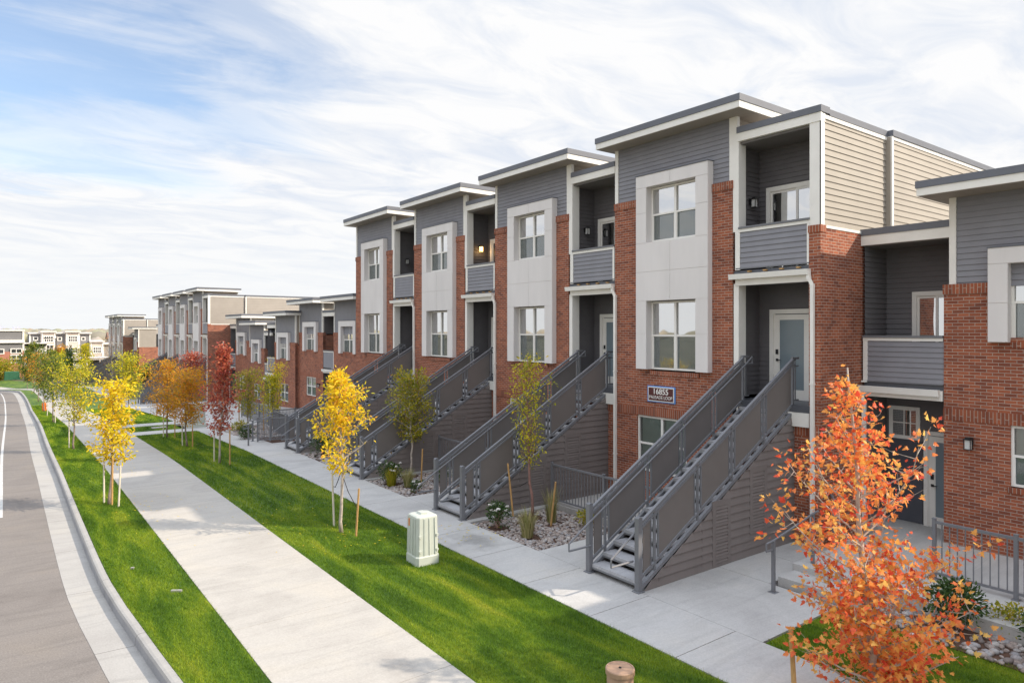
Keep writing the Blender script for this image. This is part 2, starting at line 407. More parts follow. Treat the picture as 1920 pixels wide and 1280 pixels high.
M['wood'] = basic('stake_wood', (.46,.27,.105), .75, .25, 14, streak=True)
M['wood_pale'] = basic('pale_stake_wood', (.62,.56,.46), .75, .15, 14, streak=True)
M['box'] = basic('pale_green_cabinet', (.475,.505,.455), .5, .05, 4)
M['boxgreen'] = basic('dark_green_cabinet', (.03,.115,.06), .5, .1, 4)
M['orange'] = basic('orange_sticker', (.62,.16,.02), .5, .1, 9)
M['pedestal'] = basic('tan_plastic', (.36,.23,.155), .6, .18, 6)
M['signbrown'] = basic('sign_brown', (.10,.03,.028), .5, .1, 8)
M['tape'] = basic('blue_tape', (.11,.27,.62), .6, .08, 9)
M['rope'] = basic('black_strap', (.02,.02,.02), .7, .1, 8)
M['leaf_orange'] = leaf_mat('maple_leaf', [(0,(.66,.07,.04)),(.18,(.84,.18,.07)),(.5,(.90,.33,.10)),(.78,(.90,.46,.11)),(1,(.86,.58,.16))], .5, .38)
M['leaf_yellow'] = leaf_mat('yellow_leaf', [(0,(.42,.40,.03)),(.25,(.74,.58,.02)),(.7,(.86,.66,.02)),(1,(.86,.52,.03))])
M['leaf_gold'] = leaf_mat('gold_leaf', [(0,(.44,.43,.03)),(.3,(.86,.66,.025)),(.78,(.92,.66,.03)),(1,(.86,.42,.07))])
M['leaf_amber'] = leaf_mat('amber_leaf', [(0,(.26,.22,.03)),(.3,(.58,.31,.02)),(.7,(.70,.34,.02)),(1,(.62,.20,.02))])
M['leaf_red'] = leaf_mat('red_leaf', [(0,(.26,.045,.04)),(.5,(.52,.12,.075)),(1,(.68,.26,.13))])
M['leaf_olive'] = leaf_mat('olive_leaf', [(0,(.16,.19,.02)),(.5,(.36,.35,.03)),(.85,(.54,.44,.03)),(1,(.52,.28,.05))])
M['leaf_lime'] = leaf_mat('lime_leaf', [(0,(.20,.25,.02)),(.4,(.46,.46,.03)),(.8,(.72,.60,.03)),(1,(.80,.58,.03))])
M['leaf_green'] = leaf_mat('green_leaf', [(0,(.04,.085,.015)),(.5,(.12,.19,.025)),(.85,(.30,.30,.03)),(1,(.5,.42,.04))])
M['leaf_dark'] = leaf_mat('dark_leaf', [(0,(.018,.04,.012)),(.6,(.05,.10,.022)),(1,(.10,.15,.04))], .3)
M['leaf_straw'] = leaf_mat('straw_blade', [(0,(.16,.19,.05)),(.5,(.36,.33,.13)),(1,(.55,.46,.25))], .3)
M['petal'] = leaf_mat('white_petal', [(0,(.8,.78,.74)),(1,(.85,.82,.8))], .3)
M['twig'] = basic('twig', (.30,.18,.14), .85, .2, 10)
M['bgwhite'] = basic('pale_wall', (.66,.62,.58), .7, .05, 1)
M['bggrey'] = basic('grey_wall', (.20,.195,.20), .7, .05, 1)
M['bgbeige'] = basic('beige_wall', (.58,.50,.44), .7, .05, 1)
M['bgbrick'] = basic('far_brick', (.42,.18,.13), .85, .12, 2)
M['lavender'] = basic('far_letters', (.42,.41,.58), .6, .05, 1)
# ------------------------------------------------------------------ terrain
def gz(y):
    P = ((-1000,0),(28,0),(45,-.4),(64,-1.3),(88,-1.5),(112,-2.9),(9000,-2.9))
    for (a,b),(c,d) in zip(P, P[1:]):
        if y <= c: return b+(d-b)*(y-a)/(c-a)
    return -2.9
def smooth_line(pts, step=1.0):
    out = []
    for i in range(len(pts)-1):
        p0 = pts[max(i-1,0)]; p1 = pts[i]; p2 = pts[i+1]; p3 = pts[min(i+2,len(pts)-1)]
        n = max(1, int(math.dist(p1,p2)/step))
        for k in range(n):
            t = k/n
            out.append(tuple(.5*((2*p1[j])+(-p0[j]+p2[j])*t+(2*p0[j]-5*p1[j]+4*p2[j]-p3[j])*t*t+(-p0[j]+3*p1[j]-3*p2[j]+p3[j])*t**3) for j in (0,1)))
    out.append(pts[-1]); return out
KERB = smooth_line([(3.9,-14),(2.9,-2),(2.42,5),(2.02,10.1),(1.86,12.4),(1.72,15),(1.70,19),(1.73,26),(1.79,36),(1.98,50),(2.1,64),(2.1,78),(1.85,88),(1.2,98),(0,107),(-3,116),(-8,123),(-16,128),(-30,131),(-60,132)])
def offset(line, d):
    out = []
    for i, p in enumerate(line):
        a = line[max(i-1,0)]; b = line[min(i+1,len(line)-1)]
        t = (b[0]-a[0], b[1]-a[1]); l = math.hypot(*t) or 1
        out.append((p[0]+t[1]/l*d, p[1]-t[0]/l*d))     # positive = to the right of travel (towards the houses)
    return out
def band(name, A, B, za, zb, mat, skirt=.12, kind='structure'):
    b = MB()
    for i in range(len(A)-1):
        p = [(*A[i], gz(A[i][1])+za), (*B[i], gz(B[i][1])+zb), (*B[i+1], gz(B[i+1][1])+zb), (*A[i+1], gz(A[i+1][1])+za)]
        b.quad(*p)
        if skirt:
            for u, w in ((0,3),(1,2)):
                q, r = p[u], p[w]
                b.quad(q, r, (r[0],r[1],r[2]-skirt), (q[0],q[1],q[2]-skirt))
    o = b.build(name, mat); o['kind'] = kind; return o
def slabs(b, x0, x1, y0, y1, dz=0.0, gap=.012, sx=99, sy=1.8, th=.1):
    nx = max(1, round((x1-x0)/sx)); ny = max(1, round((y1-y0)/sy))
    for i in range(nx):
        for j in range(ny):
            a = x0+(x1-x0)*i/nx; c = x0+(x1-x0)*(i+1)/nx; d = y0+(y1-y0)*j/ny; e = y0+(y1-y0)*(j+1)/ny
            a += gap/2 if i else 0; c -= gap/2 if i < nx-1 else 0; d += gap/2; e -= gap/2
            za = gz(d)+dz; zc = gz(e)+dz
            n = len(b.v)
            b.v += [(a,d,za-th),(c,d,za-th),(c,e,zc-th),(a,e,zc-th),(a,d,za),(c,d,za),(c,e,zc),(a,e,zc)]
            for f in ((0,3,2,1),(4,5,6,7),(0,1,5,4),(1,2,6,5),(2,3,7,6),(3,0,4,7)): b.f.append(tuple(n+k for k in f)); b.m.append(0)
# wide ground sheet to the horizon
b = MB(); ys = [-80,-20,0,28,46,64,76,88,100,112,140,200,400,900,2500,6000]; xs = [-3000,-800,-200,-60,-12,2,9,30,80,200,800,3000]
for i in range(len(xs)-1):
    for j in range(len(ys)-1):
        b.quad(*[(x, y, gz(y)-.34) for x, y in ((xs[i],ys[j]),(xs[i+1],ys[j]),(xs[i+1],ys[j+1]),(xs[i],ys[j+1]))])
M['field'] = basic('dry_field', (.15,.135,.085), .95, .3, .05)
struct(b.build('ground', M['field']))
band('road', offset(KERB,-14), offset(KERB,-.69), -.16, -.16, M['asphalt'], 0)
band('gutter', offset(KERB,-.692), offset(KERB,-.13), -.155, -.172, M['curb'], 0)
# kerb: face and rounded top as one strip
b = MB(); prof = [(-.15,-.2),(-.135,-.05),(-.115,-.012),(-.08,.0),(0.0,.004),(.012,-.12)]
off = [offset(KERB, d) for d, z in prof]
for k in range(len(prof)-1):
    for i in range(len(KERB)-1):
        A, B_ = off[k], off[k+1]
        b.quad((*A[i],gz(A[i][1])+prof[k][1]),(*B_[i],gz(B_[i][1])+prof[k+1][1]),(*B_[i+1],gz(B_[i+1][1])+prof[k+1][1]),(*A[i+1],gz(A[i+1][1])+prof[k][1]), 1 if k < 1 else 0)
struct(b.build('kerb', [M['curb'], M['curbshade']]))
LINE = [p for p in KERB if 22 < p[1]]
band('road_marking', offset(LINE,-1.71), offset(LINE,-1.62), -.156, -.156, M['line'], 0)
# promenade
far = [p for p in KERB if p[1] > 70]
pl = [(2.98,-14),(2.98,8),(2.98,16),(2.98,24)]+[(2.98,y) for y in range(28,66,4)]+offset(far,.95)
pr = [(5.2,-14),(5.2,8),(5.2,16),(5.2,24)]+[(5.2,y) for y in range(28,66,4)]+offset(far,3.2)
def path_slabs():
    b = MB(); seg = 3.05; d = -13.0
    while d < 66:
        e = d+seg
        z0, z1 = gz(d)+.012, gz(e)+.012
        g = .004
        p = [(2.98,d+g,z0),(5.2,d+g,z0),(5.2,e-g,z1),(2.98,e-g,z1)]
        b.quad(*p)
        for u, w in ((0,1),(1,2),(2,3),(3,0)): b.quad(p[u], p[w], (p[w][0],p[w][1],p[w][2]-.1), (p[u][0],p[u][1],p[u][2]-.1))
        d = e
    fa, fb = offset([p for p in KERB if p[1] > 64],.95), offset([p for p in KERB if p[1] > 64],3.2)
    for i in range(len(fa)-1):
        b.quad((*fa[i],gz(fa[i][1])+.012),(*fb[i],gz(fb[i][1])+.012),(*fb[i+1],gz(fb[i+1][1])+.012),(*fa[i+1],gz(fa[i+1][1])+.012))
    return b.build('path', M['prom'])
struct(path_slabs())
# turf sheets
kl = [p for p in KERB if -13 < p[1] < 70]
lawnA = [p for p in offset(kl,.012)]
lawnB = [(2.98, p[1]) for p in lawnA]
band('verge_lawn', lawnA, lawnB, -.004, .0, M['turf'])
kf = [p for p in KERB if p[1] >= 69]
band('verge_lawn', offset(kf,.012), offset(kf,.95), -.004, 0, M['turf'])
def rect_lawn(name, x0, x1, y0, y1, dz=0.0, n=6):
    yy = [y0+(y1-y0)*i/n for i in range(n+1)]
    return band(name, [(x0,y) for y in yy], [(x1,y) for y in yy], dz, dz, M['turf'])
rect_lawn('lawn', 5.2, 7.93, -12, 36.8, 0.0, 24)
rect_lawn('lawn', 5.2, 7.6, 38.3, 40.9)
rect_lawn('lawn', 5.2, 7.93, 42.4, 60, 0, 10)
rect_lawn('lawn', 9.42, 12.1, -8, 6.05)
ff = [p for p in KERB if p[1] > 92]
band('far_lawn', offset(ff,3.25), offset(ff,12), 0, 0, M['turf'])
rect_lawn('lawn', 5.3, 7.9, 60.1, 108, -.01, 30)
# sidewalks and entry pads as separate cast slabs over dark joints
b = MB(); slabs(b, 7.94, 9.4, -7.98, 112, .012, .014, 9, 1.82)
for y0, y1 in ((36.82,38.28),(40.92,42.38)): slabs(b, 5.205, 7.935, y0, y1, .012, .012, 1.5, 9)
struct(b.build('sidewalk', M['walk']))
b = MB()
slabs(b, 9.415, 11.7, 6.08, 11.55, .008, .012, 2.3, 2.73)
slabs(b, 11.712, 16.2, 7.42, 10.2, .008, .012, 1.5, 1.4)
for k in range(1, 4):
    y = 8.14+6.05*k
    slabs(b, 9.415, 12.0, y+.1, y+3.4, .008, .012, 2.6, 1.7)
    slabs(b, 12.0, 16.2, y+.1, y+2.1, .008, .012, 2.1, 1.0)
slabs(b, 9.415, 16.2, 32.4, 62, .004, .012, 3.4, 3.0)
slabs(b, 9.415, 14.4, 62, 92, .004, .012, 5, 3.0)
struct(b.build('entry_pavement', M['walk']))
b = MB()
for k in range(0, 4):
    y = 8.14+6.05*k
    slabs(b, 12.25, 14.44, y+2.05, y+6.2, .03, .012, 2.2, 2.0)
struct(b.build('patio', M['walk']))
b = MB(); b.quad((7.9,-8,-.07),(16.4,-8,-.07),(16.4,28,-.07),(7.9,28,-.07)); struct(b.build('joint_bedding', M['pave_dark']))
# porch slab and step of the low house
b = MB(); b.box(12.42, 16.24, -6.0, 7.38, -.05, .26); b.box(11.86, 12.42, 5.75, 7.34, -.05, .135)
for y in (5.7, 3.6, 1.5, -.6): pass
struct(b.build('porch', M['walk']))
# planting beds: soil sheet, concrete edging
b = MB(); e = MB(); BEDS = []
for k in range(0, 4):
    y0, y1 = 8.14+6.05*k+3.44, 8.14+6.05*k+6.1
    BEDS.append((9.43, 12.05, y0, y1)); b.box(9.43, 12.05, y0, y1, gz(y0)-.1, gz(y0)-.035)
    e.box(12.05, 12.24, y0-1.4, y1-.02, -.1, .12)
BEDS.append((11.55, 12.4, -6, 5.7)); b.box(11.5, 12.4, -6, 5.7, -.1, .02)
struct(b.build('soil', M['mulch'])); struct(e.build('bed_edging', M['curb']))

# ------------------------------------------------------------------ grass blades (stuff) as real geometry
def blades(name, regions, seed=1):
    rng = np.random.default_rng(seed); P = []; H = []; Wd = []
    for (xf0, xf1, y0, y1, dens, h, w) in regions:
        ya = y0
        while ya < y1:
            yb = min(ya+.35, y1); x0 = xf0(ya) if callable(xf0) else xf0; x1 = xf1(ya) if callable(xf1) else xf1
            n = int(dens*(x1-x0)*(yb-ya)); ya2 = ya
            y = rng.uniform(ya, yb, n); x = x0+(x1-x0)*rng.random(n)
            P.append(np.stack([x, y, np.array([gz(q) for q in y])-.004], 1)); H.append(rng.normal(h, h*.28, n).clip(h*.35, h*1.8)); Wd.append(np.full(n, w)*rng.uniform(.7,1.3,n))
            ya = yb
    P = np.concatenate(P); H = np.concatenate(H); Wd = np.concatenate(Wd); n = len(P)
    a = rng.uniform(0, 2*np.pi, n); l = rng.normal(0, .55, (n,2))
    d = np.stack([np.cos(a), np.sin(a), np.zeros(n)], 1)*Wd[:,None]/2
    tip = P+np.stack([l[:,0]*H, l[:,1]*H, H], 1)
    V = np.empty((n,3,3), np.float32); V[:,0] = P-d; V[:,1] = P+d; V[:,2] = tip
    me = bpy.data.meshes.new(name); me.vertices.add(n*3); me.vertices.foreach_set('co', V.ravel())
    me.loops.add(n*3); me.loops.foreach_set('vertex_index', np.arange(n*3, dtype=np.int32))
    me.polygons.add(n); me.polygons.foreach_set('loop_start', np.arange(0, n*3, 3, dtype=np.int32)); me.polygons.foreach_set('loop_total', np.full(n, 3, np.int32))
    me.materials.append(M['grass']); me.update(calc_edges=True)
    o = bpy.data.objects.new(name, me); COL.objects.link(o); o['kind'] = 'stuff'; return o
KY = sorted((p[1],p[0]) for p in KERB if p[1] < 80)
kx = lambda y: float(np.interp(y+.17, [q[0] for q in KY], [q[1] for q in KY]))+.014
blades('grass', [(kx, 2.97, 8.5, 14, 5200, .042, .007), (kx, 2.97, 14, 24, 3200, .042, .010), (kx, 2.97, 24, 40, 1500, .045, .016), (kx, 2.97, 40, 68, 500, .05, .03)], 1)
blades('grass', [(5.21, 7.93, 4.0, 11, 5200, .042, .007), (5.21, 7.93, 11, 18, 3000, .042, .010), (5.21, 7.93, 18, 36.75, 1200, .045, .017), (5.21, 7.6, 38.35, 40.85, 700, .045, .02), (5.21, 7.93, 42.45, 60, 450, .05, .03)], 2)
blades('grass', [(9.43, 11.6, -1.5, 6.04, 5000, .045, .007)], 3)
# ------------------------------------------------------------------ windows, doors, lamps (facing -X in local coordinates)
def window(parent, y0, y1, z0, z1, x, muntin=True, blind=None, screen=True, glass='glass', cols=2, split=.5, fr=.05):
    """double-hung pair: frame with meeting rail and centre mullion; panes, insect screens and blinds as sub-parts"""
    b = MB(); ym = (y0+y1)/2; zm = z0+(z1-z0)*split
    b.box(x-.03,x+.04,y0,y0+fr,z0,z1); b.box(x-.03,x+.04,y1-fr,y1,z0,z1)
    b.box(x-.03,x+.04,y0+fr,y1-fr,z0,z0+fr); b.box(x-.03,x+.04,y0+fr,y1-fr,z1-fr,z1)
    mids = [ym] if cols == 2 else []
    for m_ in mids: b.box(x-.035,x+.04,m_-.035,m_+.035,z0+fr,z1-fr)
    edges = [y0+fr]+[q for m_ in mids for q in (m_-.035, m_+.035)]+[y1-fr]
    pane = MB(); scr = MB()
    for i in range(0, len(edges), 2):
        a, c = edges[i], edges[i+1]
        b.box(x-.028,x+.03,a,c,zm-.025,zm+.025)
        b.box(x-.02,x+.02,a,a+.022,z0+fr,zm-.025); b.box(x-.02,x+.02,c-.022,c,z0+fr,zm-.025)
        if muntin:
            b.box(x+.02,x+.026,(a+c)/2-.007,(a+c)/2+.007,zm+.025,z1-fr); b.box(x+.0205,x+.0265,a,c,(zm+z1)/2-.007,(zm+z1)/2+.007)
        pane.quad((x+.012,a,zm+.02),(x+.012,a,z1-fr),(x+.012,c,z1-fr),(x+.012,c,zm+.02)); pane.quad((x+.026,a,z0+fr),(x+.026,a,zm-.02),(x+.026,c,zm-.02),(x+.026,c,z0+fr))
        scr.quad((x-.012,a+.02,z0+fr),(x-.012,a+.02,zm-.025),(x-.012,c-.02,zm-.025),(x-.012,c-.02,z0+fr))
    w = b.build('window', M['white'], parent)
    pane.build('pane', M[glass], w)
    if screen: scr.build('screen', M['screen'], w)
    bb = MB()
    if blind is not None:
        zb = z0+fr+(z1-z0-2*fr)*blind; z = z1-fr-.02; 
        while z > zb:
            bb.quad((x+.092,y0+fr,z),(x+.092,y1-fr,z),(x+.078,y1-fr,z-.047),(x+.078,y0+fr,z-.047)); z -= .045
        bb.build('blind', M['blind'], w)
    return w
def slider(parent, y0, y1, z0, z1, x, trim=.1, curtain=False):
    b = MB()
    b.box(x-.03,x+.03,y0-trim,y0,z0,z1+trim); b.box(x-.03,x+.03,y1,y1+trim,z0,z1+trim); b.box(x-.028,x+.028,y0,y1,z1,z1+trim)
    ym = (y0+y1)/2
    for a, c, o in ((y0,ym+.03,0),(ym-.03,y1,.02)):
        b.box(x-.015+o,x+.015+o,a,a+.055,z0,z1); b.box(x-.015+o,x+.015+o,c-.055,c,z0,z1); b.box(x-.014+o,x+.014+o,a+.055,c-.055,z1-.06,z1)
        b.box(x-.014+o,x+.014+o,a+.055,c-.055,z0,z0+.08)
    w = b.build('patio_door', M['white'], parent)
    p = MB()
    for a, c, o in ((y0+.055,ym-.02,0),(ym+.03,y1-.055,.02)): p.quad((x+o,a,z0+.08),(x+o,a,z1-.06),(x+o,c,z1-.06),(x+o,c,z0+.08))
    p.build('pane', M['glass'], w)
    if curtain:
        c = MB(); n = 26
        for i in range(n):
            ya = y0+.05+(y1-y0-.1)*i/n; yb = y0+.05+(y1-y0-.1)*(i+1)/n
            c.quad((x+.12+.02*(i%2),ya,z0+.1),(x+.12+.02*(i%2),ya,z1-.05),(x+.12+.02*((i+1)%2),yb,z1-.05),(x+.12+.02*((i+1)%2),yb,z0+.1))
        c.build('curtain', M['blind'], w)
    return w
def glazed_door(parent, y0, y1, z0, h, x, trim=.13, hinge=1):
    b = MB(); z1 = z0+h
    b.box(x-.04,x+.02,y0-trim,y0-.02,z0,z1+trim); b.box(x-.04,x+.02,y1+.02,y1+trim,z0,z1+trim); b.box(x-.038,x+.018,y0-.02,y1+.02,z1+.02,z1+trim)
    b.box(x-.015,x+.03,y0-.02,y0,z0,z1+.02); b.box(x-.015,x+.03,y1,y1+.02,z0,z1+.02)
    s = .13; g0 = z0+.24; g1 = z1-.13
    b.box(x-.005,x+.035,y0,y0+s,z0,z1); b.box(x-.005,x+.035,y1-s,y1,z0,z1); b.box(x-.004,x+.034,y0+s,y1-s,z0,g0); b.box(x-.004,x+.034,y0+s,y1-s,g1,z1)
    d = b.build('door', M['white'], parent)
    p = MB(); p.box(x+.008,x+.02,y0+s,y1-s,g0,g1); p.build('pane', M['doorglass'], d)
    h_ = MB(); yh = y1-.065 if hinge > 0 else y0+.065
    k_ = MB(); k_.box(x-.03,x-.005,yh-.032,yh+.032,z0+1.1,z0+1.22); k_.build('lock', M['black'], d); h_.box(x-.02,x-.005,yh-.03,yh+.03,z0+.93,z0+.99); h_.bar((x-.05,yh,z0+.96),(x-.05,yh-hinge*.11,z0+.96),.02,.02); h_.bar((x-.05,yh,z0+.96),(x-.005,yh,z0+.96),.02,.02)
    h_.build('handle', M['black'], d)
    return d
def lantern(parent, x, y, z, face='-x', lit=False):
    """small black coach lamp with a square glass body on a wall bracket"""
    b = MB(); g = MB()
    fx, fy = {'-x':(-1,0),'-y':(0,-1),'+y':(0,1)}[face]
    cx, cy = x+fx*.13, y+fy*.13
    b.box(x-.05 if fx == 0 else x, x+.05 if fx == 0 else x+fx*.02, y-.05 if fy == 0 else y, y+.05 if fy == 0 else y+fy*.02, z+.02, z+.17)
    b.bar((x,y,z+.12),(cx,cy,z+.17),.025,.025)
    b.prism([(cx-.075,cy-.075),(cx+.075,cy-.075),(cx+.075,cy+.075),(cx-.075,cy+.075)],'z',z+.135,z+.155)
    b.box(cx-.045,cx+.045,cy-.045,cy+.045,z+.156,z+.185); b.box(cx-.066,cx+.066,cy-.066,cy+.066,z-.07,z-.055)
    for i in (-1,1):
        for j in (-1,1): b.box(cx+i*.06-.006,cx+i*.06+.006,cy+j*.06-.006,cy+j*.06+.006,z-.055,z+.135)
    g.box(cx-.048,cx+.048,cy-.048,cy+.048,z-.054,z+.134)
    o = b.build('wall_light', M['black'], parent); g.build('lamp_glass', M['lamplit'] if lit else M['lampglass'], o); return o
def downspout(parent, pts, name='downspout'):
    b = MB()
    for p, q in zip(pts, pts[1:]): b.bar(p, q, .075, .075)
    for p in pts[1:-1]: b.box(p[0]-.04,p[0]+.04,p[1]-.04,p[1]+.04,p[2]-.04,p[2]+.04)
    for z in (1.2, 3.6): b.box(pts[-1][0]-.045,pts[-1][0]+.06,pts[-1][1]-.045,pts[-1][1]+.045,z,z+.04)
    return b.build(name, M['white'], parent)
def panel_surround(parent, y0, y1, x0, x1, cells):
    """fibre-cement panels with open joints over a recessed backing"""
    b = MB()
    g = .005
    for (a, c, d, e) in cells: b.box(x0, x1, a+g, c-g, d+g, e-g); b.box(x0+.012, x1-.002, a, c, d, e)
    return b.build('panel_surround', M['panel'], parent)

# ------------------------------------------------------------------ three-storey townhouse (prototype; x into the house, y along the street)
def tall_unit(near_end, far_end=False, side='siding_tan', bl=(.5,.5)):
    t = thing('townhouse', 'x', 'townhouse')
    W = 6.05; g0, g1 = 3.43, 5.17
    wb = MB()   # brickwork
    yb0, yb1 = 2.03, 6.05
    wb.wall(yb0, yb1, -.4, 3.74, -.05, .12, [(g0,g1,.87,2.44),(3.02,4.68,3.70,3.80)])
    wb.wall(yb0, 2.70, 3.74, 8.36, -.05, .12); wb.wall(5.0, yb1, 3.74, 8.36, -.05, .12)
    wb.quad((-.05,yb0,-.4),(1.05,yb0,-.4),(1.05,yb0,3.0),(-.05,yb0,3.0)); wb.quad((-.05,yb1,-.4),(.3,yb1,-.4),(.3,yb1,8.36),(-.05,yb1,8.36))
    wb.wall(.0, yb0, -.4, 2.62, .02, .12)
    if near_end:
        wb.box(-.05, .16, -.22, .05, -.4, 6.98); wb.box(.16, 3.0, -.22, -.1, -.4, 7.08)
    wb.build('brick_wall', M['brick'], t)
    sb = MB()   # soldier courses, pier caps and sills
    sb.box(-.062,.0,yb0-.012,g0-.0,2.44,2.68); sb.box(-.062,.0,g0,g1,2.445,2.68); sb.box(-.062,.0,g1,yb1-.002,2.44,2.68)
    sb.box(-.075,.0,g0-.04,g1+.04,.76,.87)
    for a, c in ((yb0-.015,2.70),(5.05,yb1+.012)):
        sb.box(-.075,.13,a,c,8.30,8.50)
    sb.box(-.085,.0,3.02,4.68,3.585,3.70); sb.box(-.0,.09,.0,yb0-.015,2.44,2.63)
    if near_end: sb.box(-.068,.17,-.236,.06,6.98,7.14); sb.box(-.068,.17,-.236,.06,2.44,2.68)
    sb.build('brick_course', M['soldier'], t)
    s = MB()    # grey lap siding of the bay and balcony front
    s.lap((0,yb0+.1),(0,yb1-.1),8.40,10.08,(-1,0),[(.6,2.85,8.3,8.78)])
    s.lap((-.02,.1),(-.02,1.84),6.33,7.2,(-1,0))
    s.build('siding', M['siding'], t)
    sd = MB()   # side cheeks of the bay above the balcony roof: tan, in sun
    sd.lap((.0,yb0+.02),(2.95,yb0+.02),9.5,10.08,(0,-1)); sd.lap((.3,yb1-.02),(2.95,yb1-.02),9.3,10.08,(0,1))
    if near_end:
        sd.lap((.05,-.20),(3.02,-.20),7.14,9.56,(0,-1),ex=.145); sd.lap((3.1,-.32),(12,-.32),3.0,9.56,(0,-1),ex=.145)
        sd.box(3.02,3.1,-.32,-.1,6.9,9.56)
    if far_end: sd.lap((.1,W-.02),(12,W-.02),7.1,9.56,(0,1)); sd.box(.1,12,W-.14,W-.04,-1,9.5)
    sd.build('end_siding', M[side], t)
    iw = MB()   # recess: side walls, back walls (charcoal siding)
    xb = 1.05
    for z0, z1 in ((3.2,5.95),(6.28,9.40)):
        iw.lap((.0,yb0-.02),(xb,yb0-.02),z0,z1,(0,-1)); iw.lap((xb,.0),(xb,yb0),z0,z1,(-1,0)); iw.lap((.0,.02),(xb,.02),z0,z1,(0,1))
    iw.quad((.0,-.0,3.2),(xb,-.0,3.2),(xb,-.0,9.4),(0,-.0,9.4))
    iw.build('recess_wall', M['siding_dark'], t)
    ce = MB(); ce.box(.03,xb,.03,yb0-.03,9.36,9.42); ce.box(.03,xb,.03,yb0-.03,5.93,5.99); ce.build('porch_ceiling', M['ceiling'], t)
    dk = MB(); dk.box(-.02,xb,.03,yb0-.03,6.10,6.26); dk.box(-.06,xb,.03,yb0-.03,2.96,3.12); dk.build('balcony_deck', M['steel_dark'], t)
    jb = MB()
    for k in range(4): jb.box(-.10,-.02,.25+.42*k,.33+.42*k,6.215,6.245)
    jb.build('joist', M['wood'], t)
    tr = MB()   # white trim
    tr.box(-.045,.25,1.86,2.02,7.22,9.42); tr.box(-.045,.06,1.90,2.13,9.42,10.06); tr.box(-.04,.06,1.98,2.13,8.50,9.42)
    tr.box(-.04,.06,5.93,6.052,8.50,10.06)
    tr.box(-.045,.25,1.86,2.0,3.2,5.95); tr.box(-.045,.0,1.83,1.96,6.28,7.22); tr.box(-.045,.0,.03,.10,6.28,7.2)
    tr.box(-.05,.10,.03,1.86,7.2,7.275); tr.box(-.07,.02,.03,1.94,5.90,6.06); tr.box(-.08,.02,.03,1.9,2.64,2.955)
    if near_end:
        tr.box(-.045,.12,-.225,.035,7.14,9.42); tr.box(-.045,.05,-.235,-.2,7.14,9.5); tr.box(.03,3.1,-.2395,-.18,9.495,9.58); tr.box(3.04,3.12,-.36,-.2,7.0,9.58); tr.box(3.12,12,-.352,-.3,9.50,9.58)
        tr.box(.17,1.9,-.236,-.19,7.08,7.14)
    tr.build('trim', M['white'], t)
    cp = MB(); cp.box(-.075,.12,.03,1.86,7.278,7.325); cp.box(-.05,.0,.03,1.94,6.30,6.33); cp.build('railing_cap', M['steel'], t)
    gt = MB(); gt.prism([(-.21,6.175),(-.19,6.05),(-.09,6.05),(-.055,6.08),(-.055,6.175)],'y',.0,2.05); gt.build('gutter', M['white'], t)
    downspout(t, [(-.13,.02,6.1),(-.13,.01,5.98),(-.10,-.06,5.80),(-.10,-.06,-.05)])
    fa = MB(); fa.box(-.6,3.12,1.46,6.28,10.06,10.22); fa.box(-.06,.0,(-.236 if near_end else .0),1.90,9.42,9.62); fa.box(.0,.12,(-.236 if near_end else .0),1.90,9.42,9.60)
    fa.build('fascia', M['white'], t)
    so = MB(); so.box(-.58,3.1,1.48,6.26,10.05,10.065); so.build('soffit', M['soffit'], t)
    rm = MB(); rm.box(-.62,3.14,1.44,6.30,10.222,10.38); rm.box(-.08,.3,(-.25 if near_end else .0),1.90,9.622,9.77)
    if near_end: rm.box(.3,3.05,-.25,-.1,9.585,9.73); rm.box(3.05,12,-.38,-.1,9.585,9.73)
    rm.build('roof_edge', M['roofmetal'], t)
    rt = MB(); rt.box(-.55,3.07,1.5,6.24,10.37,10.39); rt.box(.2,12,-.1 if near_end else .0,W,9.55,9.63); rt.box(2.9,3.0,2.03,6.05,9.6,10.06)
    rt.build('roof', M['rooftop'], t)
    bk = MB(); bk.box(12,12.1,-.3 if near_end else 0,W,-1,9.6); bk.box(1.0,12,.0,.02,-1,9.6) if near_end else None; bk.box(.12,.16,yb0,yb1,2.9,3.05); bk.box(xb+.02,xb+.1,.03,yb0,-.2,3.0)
    bk.box(1.9,1.95,yb0,yb1,-.3,9.5)  # partition added behind the windows, its black standing for dim rooms
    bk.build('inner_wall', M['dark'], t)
    # panel surround with its cells
    P0, P1 = 2.63, 5.06; yc = (P0+P1)/2; w0, w1 = 3.02, 4.68
    cells = [(P0,yc,8.75,9.09),(yc,P1,8.75,9.09),(P0,yc,6.42,7.22),(yc,P1,6.42,7.22),(P0,yc,5.62,6.42),(yc,P1,5.62,6.42)]
    for a, c in ((P0,w0),(w1,P1)):
        cells += [(a,c,8.05,8.75),(a,c,7.22,8.05),(a,c,4.72,5.62),(a,c,3.74,4.72)]
    panel_surround(t, P0, P1, -.23, .0, cells)
    fl = MB(); fl.box(-.25,.0,P0-.01,P1+.01,9.092,9.115); fl.build('flashing', M['roofmetal'], t)
    window(t, w0, w1, 7.25, 8.74, .03, True, bl[0])
    window(t, w0, w1, 3.74, 5.60, .03, True, bl[1])
    window(t, g0, g1, .89, 2.43, .02, False, .0 if near_end else .45, screen=False, glass='clearglass')
    slider(t, .22, 1.66, 6.3, 8.28, xb-.045, .11, True)
    glazed_door(t, .64, 1.54, 3.12, 2.08, xb-.045)
    lantern(t, .62, yb0-.035, 7.95, '-y')
    vt = MB(); vt.box(xb-.09,xb-.02,.30,.34,8.9,8.94); vt.build('sprinkler_head', M['white'], t) if False else None
    return t

